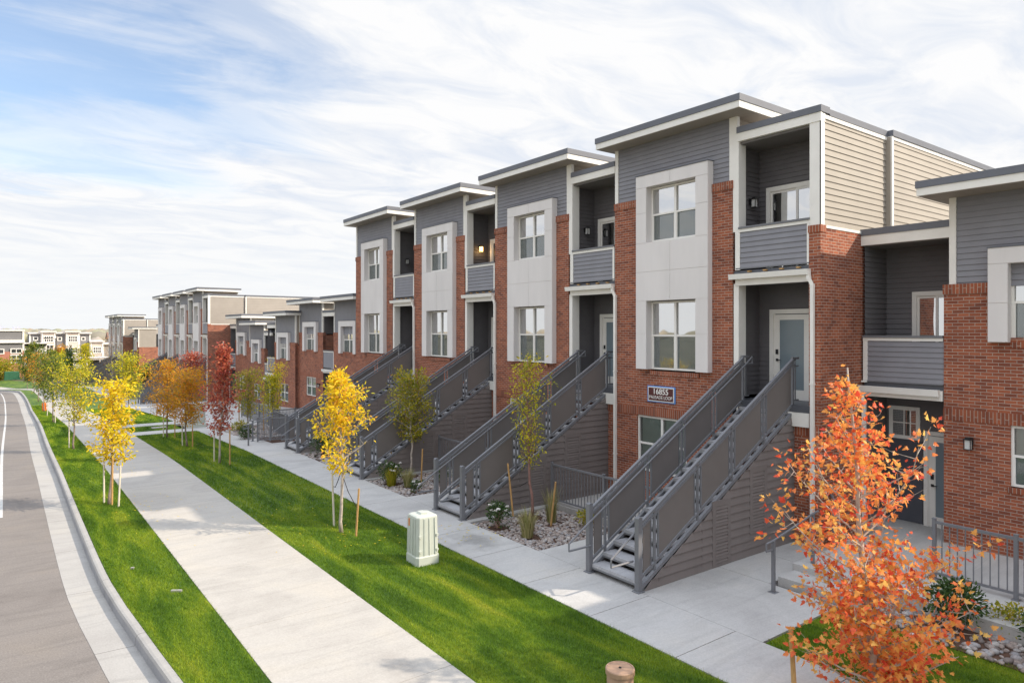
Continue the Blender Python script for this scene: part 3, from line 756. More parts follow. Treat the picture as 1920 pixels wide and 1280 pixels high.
# ------------------------------------------------------------------ two-storey townhouse; my = -1 mirrors along the street
def low_unit(my=1, base='grey', end_near=False, side='siding_tan'):
    t = thing('townhouse', 'x', 'townhouse')
    def Y(a): return a*my
    def bx(b, x0, x1, y0, y1, z0, z1): b.box(x0, x1, Y(y0), Y(y1), z0, z1)
    yb0, yb1 = 1.74, 6.05; xb = 1.1
    def holes(h): return [(min(Y(a),Y(c)),max(Y(a),Y(c)),d,e) for a,c,d,e in h]
    def wl(b, y0, y1, z0, z1, xf, xk, h=()): b.wall(min(Y(y0),Y(y1)), max(Y(y0),Y(y1)), z0, z1, xf, xk, holes(h))
    w = MB()
    wl(w, yb0, yb1, -1, 4.66, -.05, .12, [(2.95,4.65,1.66,2.9)])
    wl(w, yb0, 2.66, 4.66, 5.64, -.05, .12); wl(w, 4.95, yb1, 4.66, 5.64, -.05, .12)
    for yy in (yb0, yb1): w.quad((-.05,Y(yy),-1),(xb+.4,Y(yy),-1),(xb+.4,Y(yy),5.64),(-.05,Y(yy),5.64))
    w.build('brick_wall', M['brick'], t)
    s = MB(); bx(s,-.062,0,yb0-.012,2.95,2.9,3.14); bx(s,-.062,0,4.65,yb1-.002,2.9,3.14); bx(s,-.062,0,2.95,4.65,2.905,3.14); bx(s,-.075,0,2.9,4.7,1.55,1.66)
    for a, c in ((yb0-.014,2.66),(4.95,yb1+.012)): bx(s,-.075,.13,a,c,5.58,5.79)
    bx(s,-.075,0,2.95,4.65,4.46,4.575); s.build('brick_course', M['soldier'], t)
    s = MB(); s.lap((0,Y(yb0+.22)),(0,Y(yb1-.1)),5.7,7.66,(-1,0)); s.lap((-.02,Y(.1)),(-.02,Y(yb0)),3.64,4.56,(-1,0)); s.build('siding', M['siding'], t)
    sd = MB()
    sd.lap((.05,Y(yb0+.16)),(2.15,Y(yb0+.16)),6.8,7.66,(0,-my)); sd.lap((.05,Y(yb1-.02)),(2.15,Y(yb1-.02)),5.7,7.66,(0,my)); sd.build('end_siding', M[side], t)
    iw = MB()
    for z0, z1 in ((.25,3.3),(3.64,6.8)):
        iw.lap((0,Y(yb0+.14 if z0 > 3 else yb0)),(xb,Y(yb0+.14 if z0 > 3 else yb0)),z0 if z0 < 3 else 5.7,z1,(0,-my)); iw.lap((xb,Y(0)),(xb,Y(yb0+.16)),z0,z1,(-1,0)); iw.lap((0,Y(.03)),(xb,Y(.03)),z0,z1,(0,my))
    iw.build('recess_wall', M['siding_dark'], t)
    ce = MB(); bx(ce,.03,xb,.03,yb0+.14,6.78,6.83); bx(ce,.03,xb,.03,yb0-.01,3.28,3.34); ce.build('porch_ceiling', M['ceiling'], t)
    fl0 = MB(); bx(fl0,-.055,xb+.02,.03,yb0-.01,.05,.252); fl0.build('entry_floor', M['walk'], t)
    dk = MB(); bx(dk,-.0,xb,.03,yb0-.01,3.5,3.62); dk.build('balcony_deck', M['steel_dark'], t)
    tr = MB(); bx(tr,-.045,.06,yb0+.1,yb0+.23,5.79,7.64); bx(tr,-.04,.06,yb1-.12,yb1+.002,5.79,7.64); bx(tr,-.045,.0,.02,.12,3.64,4.57); bx(tr,-.05,.1,.02,yb0-.02,4.57,4.64); bx(tr,-.07,.02,.02,yb0-.02,3.28,3.5)
    tr.build('trim', M['white'], t)
    cp = MB(); bx(cp,-.075,.12,.02,yb0-.02,4.642,4.69); bx(cp,-.05,.0,.02,yb0-.02,3.62,3.645); cp.build('railing_cap', M['steel'], t)
    gt = MB(); gt.prism([(-.2,3.52),(-.18,3.38),(-.1,3.38),(-.075,3.42),(-.075,3.52)],'y',Y(-.04),Y(yb0-.06)); gt.build('gutter', M['white'], t)
    downspout(t, [(-.13,Y(.03),3.4),(-.13,Y(.03),3.3),(-.1,Y(.07),3.12),(-.1,Y(.07),.2)])
    fa = MB(); bx(fa,-.8,2.3,1.50,6.3,7.64,7.80); bx(fa,-.04,.10,-.05,yb0+.1,6.80,7.03); fa.build('fascia', M['white'], t)
    so = MB(); bx(so,-.78,2.28,1.52,6.28,7.63,7.645); so.build('soffit', M['soffit'], t)
    rm = MB(); bx(rm,-.82,2.32,1.48,6.32,7.802,7.95); bx(rm,-.06,.3,-.06,yb0+.1,7.03,7.18); rm.build('roof_edge', M['roofmetal'], t)
    rt = MB(); bx(rt,-.75,2.25,1.55,6.25,7.945,7.96); bx(rt,.2,9,-.0,6.05,6.95,7.04); bx(rt,2.1,2.2,1.9,6.05,6.9,7.64); rt.build('roof', M['rooftop'], t)
    ic = MB(); bx(ic,9,9.1,0,6.05,-1,7.0); bx(ic,1.9,1.95,yb0,yb1,-.5,7.6); bx(ic,2.15,9,yb1-.1,yb1-.05,-1,7.0); bx(ic,xb+.15,9,-.02,.0,-1,7); ic.build('inner_wall', M['dark'], t)  # includes a black partition that stands for the dim rooms
    P0, P1 = 2.6, 5.0; yc = 3.8; w0, w1 = 2.95, 4.65
    cells = [(P0,yc,6.15,6.48),(yc,P1,6.15,6.48)]+[(a,c,d,e) for a,c in ((P0,w0),(w1,P1)) for d,e in ((5.36,6.15),(4.57,5.36))]
    panel_surround(t, 0, 0, -.2, .0, [(min(Y(a),Y(c)),max(Y(a),Y(c)),d,e) for a,c,d,e in cells])
    fl = MB(); bx(fl,-.22,0,P0-.01,P1+.01,6.482,6.505); fl.build('flashing', M['roofmetal'], t)
    yy = sorted((Y(w0),Y(w1)))
    window(t, *yy, 4.6, 6.14, .03, True, .5); window(t, *yy, 1.68, 2.9, .02, False, .05, glass='clearglass')
    y_ = sorted((Y(.75),Y(1.62))); slider(t, *y_, 3.66, 5.62, xb-.045, .1)
    y_ = sorted((Y(1.02),Y(1.92))); glazed_door(t, *y_, .25, 2.1, xb-.045, .11, -my)
    # little window over a flat charcoal panel beside the door
    pn = MB(); bx(pn,xb-.032,xb-.003,.06,.86,.26,2.19); pn.build('door_side_panel', M['slate_panel'], t)
    a, c = sorted((Y(.2),Y(.72))); b = MB()
    f = .09
    b.box(xb-.05,xb-.005,a-f,c+f,2.9,2.9+f); b.box(xb-.04,xb-.005,a-f,c+f,2.3-f,2.3); b.box(xb-.04,xb-.005,a-f,a,2.3,2.9); b.box(xb-.04,xb-.005,c,c+f,2.3,2.9)
    b.box(xb-.048,xb-.036,(a+c)/2-.012,(a+c)/2+.012,2.3,2.9); b.box(xb-.0475,xb-.0365,a,c,2.588,2.612)
    k = b.build('window', M['white'], t); b = MB(); b.quad((xb-.034,a,2.3),(xb-.034,a,2.9),(xb-.034,c,2.9),(xb-.034,c,2.3)); b.build('pane', M['glass'], k)
    b = MB(); z = 2.88
    while z > 2.32: b.quad((xb-.024,a,z),(xb-.024,c,z),(xb-.029,c,z-.03),(xb-.029,a,z-.03)); z -= .042
    b.build('blind', M['blind'], k)
    lantern(t, -.06, Y(2.25), 2.40, '-x')
    return t

index = None
# prototype and copies: the first block of four
ROWX = 14.5; Y0 = 8.14
U1 = tall_unit(True, bl=(0.0,.45)); U1.location = (ROWX, Y0, 0)
U1['label'] = 'tall brick townhouse with the numbered sign, pale lap siding on its end wall'
U1['group'] = 'three-storey brick and siding townhouses in rows'
G_T = U1['group']
U2 = tall_unit(False, bl=(.7,.15)); U2.location = (ROWX, Y0+6.05, 0)
U2['label'] = 'tall brick townhouse second from the near end of the first row, beside the numbered one'
U2['group'] = G_T
U4 = tall_unit(False, True, bl=(.5,None)); U4.location = (ROWX, Y0+3*6.05, 0)
U4['label'] = 'tall brick townhouse at the far end of the first row, next to lower houses'
U4['group'] = G_T
index_children()
U3 = copy_tree(U2, (ROWX, Y0+2*6.05, 0), 'tall brick townhouse in the first row whose balcony wall lamp is lit', skip=('blind',))
index_children()
for c in KID[U3.name]:
    if c.name.startswith('wall_light'):
        g = KID[c.name][0]; g.data = g.data.copy(); g.data.materials[0] = M['lamplit']
        g['label'] = 'glowing amber lamp glass'
        l = bpy.data.lights.new('balcony_lamp', 'POINT'); l.energy = 5; l.color = (1,.6,.25); l.shadow_soft_size = .05
        lo = bpy.data.objects.new('balcony_lamp', l); COL.objects.link(lo); lo.location = (ROWX+.62, Y0+2*6.05+1.82, 7.9)
# second and third tall rows, further down the street
T2B = -1.75
lab2 = ['tall townhouse at the near end of the second row, taupe side wall over brick', 'tall townhouse second in the second row, behind the orange trees',
        'tall townhouse third in the second row, its stair descending behind the dark round shrub', 'tall townhouse at the far end of the second row, beside two low houses']
NE = tall_unit(True, side='siding_taupe'); NE.location = (ROWX, 63.0, T2B); NE.scale = (1,.94,1); NE['label'] = lab2[0]; NE['group'] = G_T
index_children()
for k in (1,2): copy_tree(U2, (ROWX, 63.0+5.7*k, T2B), lab2[k], scale=(1,.94,1))
copy_tree(U4, (ROWX, 63.0+5.7*3, T2B), lab2[3], scale=(1,.94,1))
lab3 = ['tall townhouse at the near end of the third and farthest row', 'tall townhouse in the middle of the third and farthest row', 'tall townhouse at the far end of the third and farthest row']
copy_tree(NE, (ROWX, 113.2, -3.15), lab3[0], skip=('screen','blind'), scale=(1,.85,1))
for k in (1,2): copy_tree(U2 if k == 1 else U4, (ROWX, 113.2+5.15*k, -3.15), lab3[k], skip=('screen','blind'), scale=(1,.85,1))
# low houses
G_L = 'two-storey brick townhouses between the tall rows'
LX = 16.3
L0 = low_unit(-1); L0.location = (LX, 7.89, 0); L0['group'] = G_L
L0['label'] = 'two-storey brick townhouse behind the orange maple, with porch fence and dark balcony front'
index_children()
copy_tree(L0, (LX, 7.89-6.08, 0), 'two-storey brick townhouse next along from the one behind the orange maple')
L1 = low_unit(1); L1.location = (LX, 33.55, -1.1); L1['group'] = G_L
L1['label'] = 'two-storey brick townhouse tucked against the far wall of the first tall row'
index_children()
copy_tree(L1, (LX, 39.55, -1.1), 'two-storey brick townhouse behind the bright gold tree, one window over another')
copy_tree(L0, (LX-.26, 51.6, -1.8), 'lower brick townhouse behind the thin yellow sapling and the mesh railing', skip=('downspout',))
copy_tree(L0, (LX, 62.8, -1.8), 'low brick townhouse against the near side wall of the second tall row')
copy_tree(L1, (LX-.1, 51.2, -2.15), 'small low brick townhouse set between two stepped brick piers', skip=('roof_edgex',), scale=(1,.9,.97))
copy_tree(L1, (LX-.4, 85.3, -2.4), 'low townhouse just beyond the second tall row, narrow slice in view', scale=(1,.9,1))
NL = low_unit(-1, side='siding_taupe'); NL.location = (15.7, 113.0, -2.6); NL.scale = (1,.85,1); NL['group'] = G_L
NL['label'] = 'low townhouse with a sunlit brick and taupe end wall facing the gap in the row'
b = MB(); b.wall  # sunlit end wall
b.box(.0,9,-6.17,-6.06,-2,5.1); b.build('end_brick', M['brick'], NL); b = MB(); b.lap((.0,-6.16),(2.2,-6.16),5.1,7.62,(0,-1)); b.build('end_wall_siding', M['siding_taupe'], NL)
b = MB(); b.box(-.1,2.3,-6.22,-6.06,7.62,7.85); b.box(-.06,.05,-6.2,-6.05,5.1,7.62); b.build('end_trim', M['white'], NL)
# address sign on the first house
sg = thing('address_sign', 'brown address sign with white numbers and street name, edged with blue tape', 'sign', (ROWX-.06, 12.42, 3.065))
b = MB(); b.box(-.012,0,-.49,.49,-.225,.225); b.build('tape_border', M['tape'], sg)
b = MB(); b.box(-.03,-.0125,-.45,.45,-.195,.195); b.build('white_edge', M['white'], sg)
b = MB(); b.box(-.034,-.0305,-.428,.428,-.172,.172); b.build('sign_face', M['signbrown'], sg)
def lettering(txt, size, parent, loc, rot, mat, width=None, name='lettering', ext=.004, bold=.0):
    cu = bpy.data.curves.new(name, 'FONT'); cu.body = txt; cu.size = size; cu.align_x = 'CENTER'; cu.align_y = 'CENTER'; cu.extrude = ext; cu.offset = bold
    o = bpy.data.objects.new(name, cu); COL.objects.link(o)
    bpy.context.view_layer.update()
    me = bpy.data.meshes.new_from_object(o.evaluated_get(bpy.context.evaluated_depsgraph_get()))
    COL.objects.unlink(o); bpy.data.objects.remove(o); bpy.data.curves.remove(cu)
    me.name = name; me.materials.clear(); me.materials.append(mat)
    q = bpy.data.objects.new(name, me); COL.objects.link(q); q.parent = parent; q.location = loc; q.rotation_euler = rot
    if width:
        xs = [v.co.x for v in me.vertices]; k = width/(max(xs)-min(xs))
        for v in me.vertices: v.co.x *= k
    return q
rot = (rad(90), 0, rad(-90))
lettering('16855', .215, sg, (-.036, 0, .068), rot, M['white'], .50, 'number_lettering', bold=.003)
lettering('PALISADE LOOP', .125, sg, (-.036, 0, -.088), rot, M['white'], .80, 'street_lettering', bold=.0)
# ------------------------------------------------------------------ entry staircases (x up the flight, y across)
def staircase():
    t = thing('staircase', 'x', 'staircase')
    NR = 18; RI = 3.12/NR; GO = .306; W = 1.30
    zN = lambda x: RI + (x-.02)*RI/GO
    for k in range(NR-1):
        x = .02+GO*k; z = RI*(k+1); b = MB()
        y0, y1 = .055, W-.055
        b.prism([(y0,z-.06),(y1,z-.06),(y1,z),(y0+.03,z),(y0,z-.02)],'x',x,x+.345,0)
        b.box(x-.004,x+.35,y0,y1,z-.095,z-.0605,1)
        b.build('tread', [M['tread'], M['steel']], t)
    for y in (.0, W):
        o = 1 if y else -1
        b = MB()
        b.box(-.05,.05,y-.05,y+.05,.0,1.35); b.box(-.085,.085,y-.085,y+.085,0,.018)
        b.prism([(-.052,1.35),(.052,1.35),(.03,1.375),(-.03,1.375)],'y',y-.052,y+.052); b.build('post', M['steel'], t)
        x0, x1 = .05, 5.12
        b = MB(); b.bar((x0-.02,y,zN(x0)-.135),(x1,y,zN(x1)-.135),.07,.07); b.build('stringer', M['steel'], t)
        b = MB()
        b.bar((x0,y,zN(x0)+.05),(x1,y,zN(x1)+.05),.05,.045)
        b.bar((x0,y,zN(x0)+1.06),(x1,y,zN(x1)+1.06),.06,.05); b.bar((x0,y,zN(x0)+.955),(x1,y,zN(x1)+.955),.04,.04)
        for xs in (.43,1.70,2.82,3.97):
            b.box(xs-.022,xs+.022,y-.022,y+.022,zN(xs)-.15,zN(xs)+1.06)
            for q in (-.105,.105): b.box(xs+q-.012,xs+q+.012,y-.018,y+.018,zN(xs+q)+.09,zN(xs+q)+.95)
        b.box(x1-.025,x1+.025,y-.025,y+.025,zN(x1)-.3,3.12+1.07)
        b.build('guard_rail', M['steel'], t)
        for a, c in ((.12,.33),(.54,1.59),(1.81,2.71),(2.93,3.86),(4.08,5.05)):
            b = MB(); b.prism([(a,zN(a)+.095),(c,zN(c)+.095),(c,zN(c)+.925),(a,zN(a)+.925)],'y',y-.006,y+.006); b.build('guard_panel', M['guard'], t)
        h = MB(); yi = y-o*.085
        p = [(-.62,yi,zN(-.62)+.88-.14),(-.62,yi,zN(-.62)+.88),(-.3,yi,zN(-.3)+.9),(x1-.02,yi,zN(x1)+.9),(x1+.25,yi,3.12+1.03),(x1+.25,yi,3.12+.87),(x1+.03,yi,3.12+.87)]
        h.tube([( -.05,yi,zN(-.62)+.74)]+p, .02, 7)
        for xs in (.43,1.70,2.82,3.97): h.bar((xs,y,zN(xs)+.86),(xs,yi,zN(xs)+.87),.012,.012)
        h.build('handrail', M['steel'], t)
        # clad side wall under the flight
        s = MB()
        if o < 0:
            s.lap((x0+.03,y-.03),(5.1,y-.03),0.0,3.0,(0,-1),ex=.17,dp=.024,srange=lambda z: (min(5.07, max(0.0,(z+.175-RI)*GO/RI-x0)), 5.07))
        else:
            s.lap((5.1,y+.03),(x0+.03,y+.03),0.0,3.0,(0,1),ex=.17,dp=.024,srange=lambda z: (0.0, max(0.0, 5.07-max(0.0,(z+.175-RI)*GO/RI-x0))))
        for xs in (.52, 1.80): s.box(xs-.008,xs+.008,y+o*.046,y+o*.03,0,max(.1,zN(xs)-.19))
        w = s.build('side_wall', M['stair_siding'], t)
        for k, (xa, xc, za, zc) in enumerate(((2.22,2.62,.06,1.22),(3.5,3.92,.5,1.75))):
            v = MB(); ya, yb = y+o*.055, y+o*.03
            v.box(xa-.10,xa,ya,yb,za-.05,zc+.12); v.box(xc,xc+.10,ya,yb,za-.05,zc+.12); v.box(xa,xc,ya,yb,zc,zc+.12); v.box(xa,xc,ya,yb,za-.05,za)
            z = za+.02
            while z < zc-.03:
                v.quad((xa,ya,z),(xc,ya,z),(xc,yb,z+.055),(xa,yb,z+.055)); v.quad((xa,ya,z),(xc,ya,z),(xc,ya-o*.0,z-.012),(xa,ya-o*.0,z-.012)); z += .068
            v.build('vent', M['stair_siding'], w)
    b = MB()   # landing guard returns
    for y in (.0, W):
        b.bar((5.1,y,3.12+1.04),(5.36,y,3.12+1.04),.045,.045); b.bar((5.1,y,3.12+.86),(5.36,y,3.12+.86),.03,.03); b.bar((5.1,y,3.2),(5.36,y,3.2),.03,.03)
        b.box(5.22,5.245,y-.012,y+.012,3.2,3.98)
    b.build('landing_guard', M['steel'], t)
    return t
SX = 9.39; G_S = 'exterior steel staircases to the first floor doors'
S1 = staircase(); S1.location = (SX, 8.62, .012); S1['group'] = G_S
S1['label'] = 'steel staircase to the first floor door, its louvred dark side wall beside the orange maple'
index_children()
copy_tree(S1, (SX, 8.62+5.95, .012), 'steel staircase with the sparse lime yellow tree in front of its side wall')
copy_tree(S1, (SX, 8.62+11.95, .012), 'steel staircase behind the small olive green tree')
copy_tree(S1, (SX, 8.62+17.85, .012), 'steel staircase beside the mesh railing, partly behind the bright gold tree')
ll = ['staircase to the first door of the second tall row, right behind the red tree', 'staircase to the second door of the second tall row, above the orange trees',
      'staircase to the third door of the second tall row, beside a dark round shrub', 'staircase to the last door of the second tall row, behind a yellow green tree']
for k in range(4): copy_tree(S1, (SX, 63.45+5.7*k, T2B), ll[k], scale=(1,.94,1), skip=('handrail',))
ll = ['dark staircase to the first door of the farthest tall row', 'dark staircase to the middle door of the farthest tall row', 'dark staircase to the last door of the farthest tall row']
for k in range(3): copy_tree(S1, (SX, 113.6+5.15*k, -3.15), ll[k], scale=(1,.85,1), skip=('handrail','tread'))

# ------------------------------------------------------------------ picket fences and rails
def fence(label, pts, h=1.07, gap=.115, post=1.9, mesh=False, group=None, cat='fence', z0=0.0, name='picket_fence'):
    t = thing(name, label, cat, (pts[0][0], pts[0][1], z0), 0, group)
    ox, oy = pts[0]; rails = MB(); pk = MB()
    posts = []
    for (ax, ay), (bx_, by) in zip(pts, pts[1:]):
        L = math.hypot(bx_-ax, by-ay); tx, ty = (bx_-ax)/L, (by-ay)/L
        a = (ax-ox, ay-oy); c = (bx_-ox, by-oy)
        rails.bar((*a,h-.03),(*c,h-.03),.05,.045); rails.bar((*a,.11),(*c,.11),.04,.04)
        n = max(1, round(L/post))
        for i in range(n+1): posts.append((a[0]+tx*L*i/n, a[1]+ty*L*i/n))
        k = int(L/gap)
        for i in range(1, k):
            x, y = a[0]+tx*L*i/k, a[1]+ty*L*i/k
            pk.box(x-.0085,x+.0085,y-.0085,y+.0085,.12,h-.04)
        if mesh:
            q = int((h-.2)/.05)
            for i in range(q): pk.bar((a[0],a[1],.14+i*.05),(c[0],c[1],.14+i*.05),.008,.012)
    rails.build('rail', M['steel'], t)
    pk.build('pickets', M['steel'], t)
    seen = set()
    for x, y in posts:
        kk = (round(x,2), round(y,2))
        if kk in seen: continue
        seen.add(kk); b = MB(); b.box(x-.03,x+.03,y-.03,y+.03,0,h+.03); b.box(x-.06,x+.06,y-.06,y+.06,0,.012); b.box(x-.034,x+.034,y-.034,y+.034,h+.03,h+.042); b.build('post', M['steel'], t)
    return t
fence('grey picket fence on the porch edge behind the orange maple', [(13.72,5.35),(13.72,4.09),(13.72,-4.2)], post=2.0, z0=.26)
fence('grey picket fence of the patio behind the lime yellow tree bed', [(12.14,14.3),(12.14,10.3)], post=2.6, z0=.10)
fence('grey picket fence of the patio behind the olive tree bed', [(12.14,20.3),(12.14,16.4)], post=2.6, z0=.10)
fence('grey picket fence of the patio behind the gold tree', [(12.14,26.4),(12.14,22.4)], post=2.6, z0=.10)
fence('dark mesh railing round a sunken walk past the fourth staircase', [(9.05,30.5),(10.4,30.1),(10.6,33.2),(13.8,33.4)], mesh=True, gap=.07, z0=-.08, post=1.2, name='mesh_railing', cat='railing')
fence('dark railing along the low houses behind the mesh railing', [(11.4,36.5),(11.4,41.5),(13.2,41.5)], gap=.1, z0=-.25, post=1.6, name='mesh_railing', cat='railing')
def hand_rail(label, p, d, h=.95):
    t = thing('step_handrail', label, 'handrail', (p[0], p[1], p[2]))
    b = MB(); b.box(-.028,.028,-.028,.028,0,h); b.box(-.075,.075,-.075,.075,0,.014); b.build('post', M['steel'], t)
    b = MB(); b.tube([(-.02,0,h-.16),(-.22,0,h-.16),(-.22,0,h-.02),(0,0,h),(d*.45,0,h+.12),(d,0,h+.28),(d+.2,0,h+.3)], .02, 7); b.build('rail', M['steel'], t)
    b = MB(); b.box(d-.028,d+.028,-.028,.028,.13,h+.28); b.build('post', M['steel'], t)
    return t
hand_rail('single grey handrail at the low porch step left of the orange maple', (11.37,7.13,.0), 1.35)
hand_rail('grey handrail by the walk behind the red tree trunk', (8.4,29.6,-.04), .9, .9)
hand_rail('grey handrail in front of the mesh railing', (8.95,30.9,-.06), .8, .9)
fence('short picket guard at the porch corner by the clad stair wall', [(15.9,8.6),(14.2,7.45)], z0=.1, post=2.5)

# ------------------------------------------------------------------ utility cabinets, pedestal, marker
def cabinet(label, loc, w, d, h, mat='box', rz=0.0, sticker=True):
    t = thing('utility_cabinet', label, 'utility box', loc, rz)
    b = MB()
    hw, hd = w/2, d/2; c = .05
    oct_ = lambda s: [(-hw*s+c,-hd*s),(hw*s-c,-hd*s),(hw*s,-hd*s+c),(hw*s,hd*s-c),(hw*s-c,hd*s),(-hw*s+c,hd*s),(-hw*s,hd*s-c),(-hw*s,-hd*s+c)]
    def ringset(levels):
        n = len(b.v)
        for s, z in levels: b.v += [(x,y,z) for x,y in oct_(s)]
        for i in range(len(levels)-1):
            for k in range(8):
                a = n+i*8+k; e = n+i*8+(k+1)%8
                b.f.append((a,e,e+8,a+8)); b.m.append(0)
        b.f.append(tuple(n+(len(levels)-1)*8+k for k in range(8))); b.m.append(0)
    ringset([(1.06,0),(1.06,.17),(1.0,.20),(.95,h*.965),(.93,h*.985),(.80,h)])
    b.build('body', M[mat], t)
    r = MB()   # raised ribs on the two seen faces, lid boss
    for q in (-.6,-.2,.3,.72):
        r.bar((-hw*1.0-.004,q*hd,.21),(-hw*.95-.004,q*hd*.95,h*.95),.02,.03)
    for q in (-.35,.15,.65):
        r.bar((q*hw,-hd*1.0-.004,.21),(q*hw*.95,-hd*.95-.004,h*.95),.03,.02)
    r.build('rib', M[mat], t)
    r = MB(); r.prism([(-hw*.35,h-.004),(hw*.35,h-.004),(hw*.25,h+.035),(-hw*.25,h+.035)],'y',-hd*.3,hd*.5); r.build('lid_boss', M[mat], t)
    for z in (h*.3, h*.6):
        for x in (-hw*.75, hw*.8):
            k = MB(); k.box(x-.025,x+.025,-hd-.03,-hd*.96,z-.02,z+.02); k.build('latch', M[mat], t)
    if sticker:
        s = MB(); s.box(-hw-.02,-hw*.955,hd*.28,hd*.42,h*.77,h*.92); s.build('warning_sticker', M['orange'], t)
    return t
cabinet('pale green utility cabinet with an orange sticker standing on the lawn', (7.06,12.48,0.0), .5, .52, 1.0, rz=-.06)
cabinet('pale green utility cabinet by the sidewalk behind the orange trees', (8.25,38.7,-.25), .9, .8, 1.25, sticker=False)
cabinet('low dark green transformer box in front of the far brick building', (1.7,133.0,-2.9), 2.0, 1.4, 1.3, 'boxgreen', sticker=False)
cabinet('orange capped utility post in the grass verge among the green trees', (2.75,62,-1.2), .26, .26, .6, 'orange', sticker=False)
t = thing('pedestal', 'round tan plastic pedestal with a flat lid at the lawn edge', 'utility pedestal', (6.72,6.5,-.06))
def lathe(b, prof, seg=36):
    n = len(b.v)
    for r, z in prof: b.v += [(r*math.cos(2*math.pi*k/seg), r*math.sin(2*math.pi*k/seg), z) for k in range(seg)]
    for i in range(len(prof)-1):
        for k in range(seg):
            a = n+i*seg+k; e = n+i*seg+(k+1)%seg; b.f.append((a,e,e+seg,a+seg)); b.m.append(0)
    b.f.append(tuple(n+(len(prof)-1)*seg+k for k in range(seg))); b.m.append(0)
b = MB(); lathe(b, [(.178,0),(.182,.27),(.178,.275)]); b.build('body', M['pedestal'], t, True)
b = MB(); lathe(b, [(.198,.24),(.198,.30),(.19,.312),(.17,.314),(.165,.306),(.02,.309)]); b.build('lid', M['pedestal'], t)
b = MB(); lathe(b, [(.02,.31),(.018,.318)], 10); b.build('lid_bolt', M['black'], t)
b = MB(); b.box(6.35,7.05,39.3,39.75,gz(39.5)-.02,gz(39.5)+.05)
o = b.build('valve_cover', M['curb']); tag(o, 'flat concrete utility cover in the small grass island', 'utility cover')
b = MB(); b.box(-.12,.12,-.01,.01,.1,.28); b.box(-.01,.01,-.008,.008,0,.1)
o = b.build('yard_sign', M['white'], loc=(5.9,43.4,gz(43.4))); tag(o, 'tiny white yard marker on the far lawn', 'marker')

# lamp post and far street things
t = thing('street_lamp', 'tall black street lamp in front of the far grey townhouses', 'street lamp', (6.9,123.3,-2.9))
b = MB(); b.tube([(0,0,0),(0,0,.8),(0,0,6.6)],[.14,.09,.08],8); b.box(-.2,.2,-.2,.2,0,.12); b.build('pole', M['black'], t)
b = MB(); b.bar((0,0,6.5),(-1.0,0,6.6),.07,.07); b.box(-1.5,-.9,-.18,.18,6.5,6.66); b.build('lamp_head', M['black'], t)
# ------------------------------------------------------------------ trees and shrubs
def leaf_maple(s):
    o = [(0,0),(.16,.10),(.42,.02),(.30,.26),(.50,.48),(.22,.46),(.24,.66),(.0,1.0),(-.24,.66),(-.22,.46),(-.50,.48),(-.30,.26),(-.42,.02),(-.16,.10)]
    return [(x*s*.95, y*s) for x, y in o]
def leaf_oval(s): return [(0,0),(.20*s,.3*s),(.22*s,.58*s),(0,s),(-.22*s,.58*s),(-.20*s,.3*s)]
def add_leaf(b, p, d, shape, rng, fold=.34, droop=.5):
    d = Vector(d); d.z -= droop*rng.random()
    d += Vector((rng.uniform(-.5,.5), rng.uniform(-.5,.5), rng.uniform(-.4,.4)))
    if d.length < .05: d = Vector((0,0,-1))
    d.normalize(); s = d.cross(Vector((rng.uniform(-1,1), rng.uniform(-1,1), rng.uniform(.2,1))))
    if s.length < .05: s = Vector((1,0,0))
    s.normalize(); n = s.cross(d); cu = rng.uniform(-.7,.7)
    k = len(b.v); L = max(y for _, y in shape)
    for x, y in shape:
        q = p + s*x + d*y + n*(abs(x)*fold - cu*y*y/L)
        b.v.append(tuple(q))
    b.f.append(tuple(range(k, k+len(shape)))); b.m.append(0)
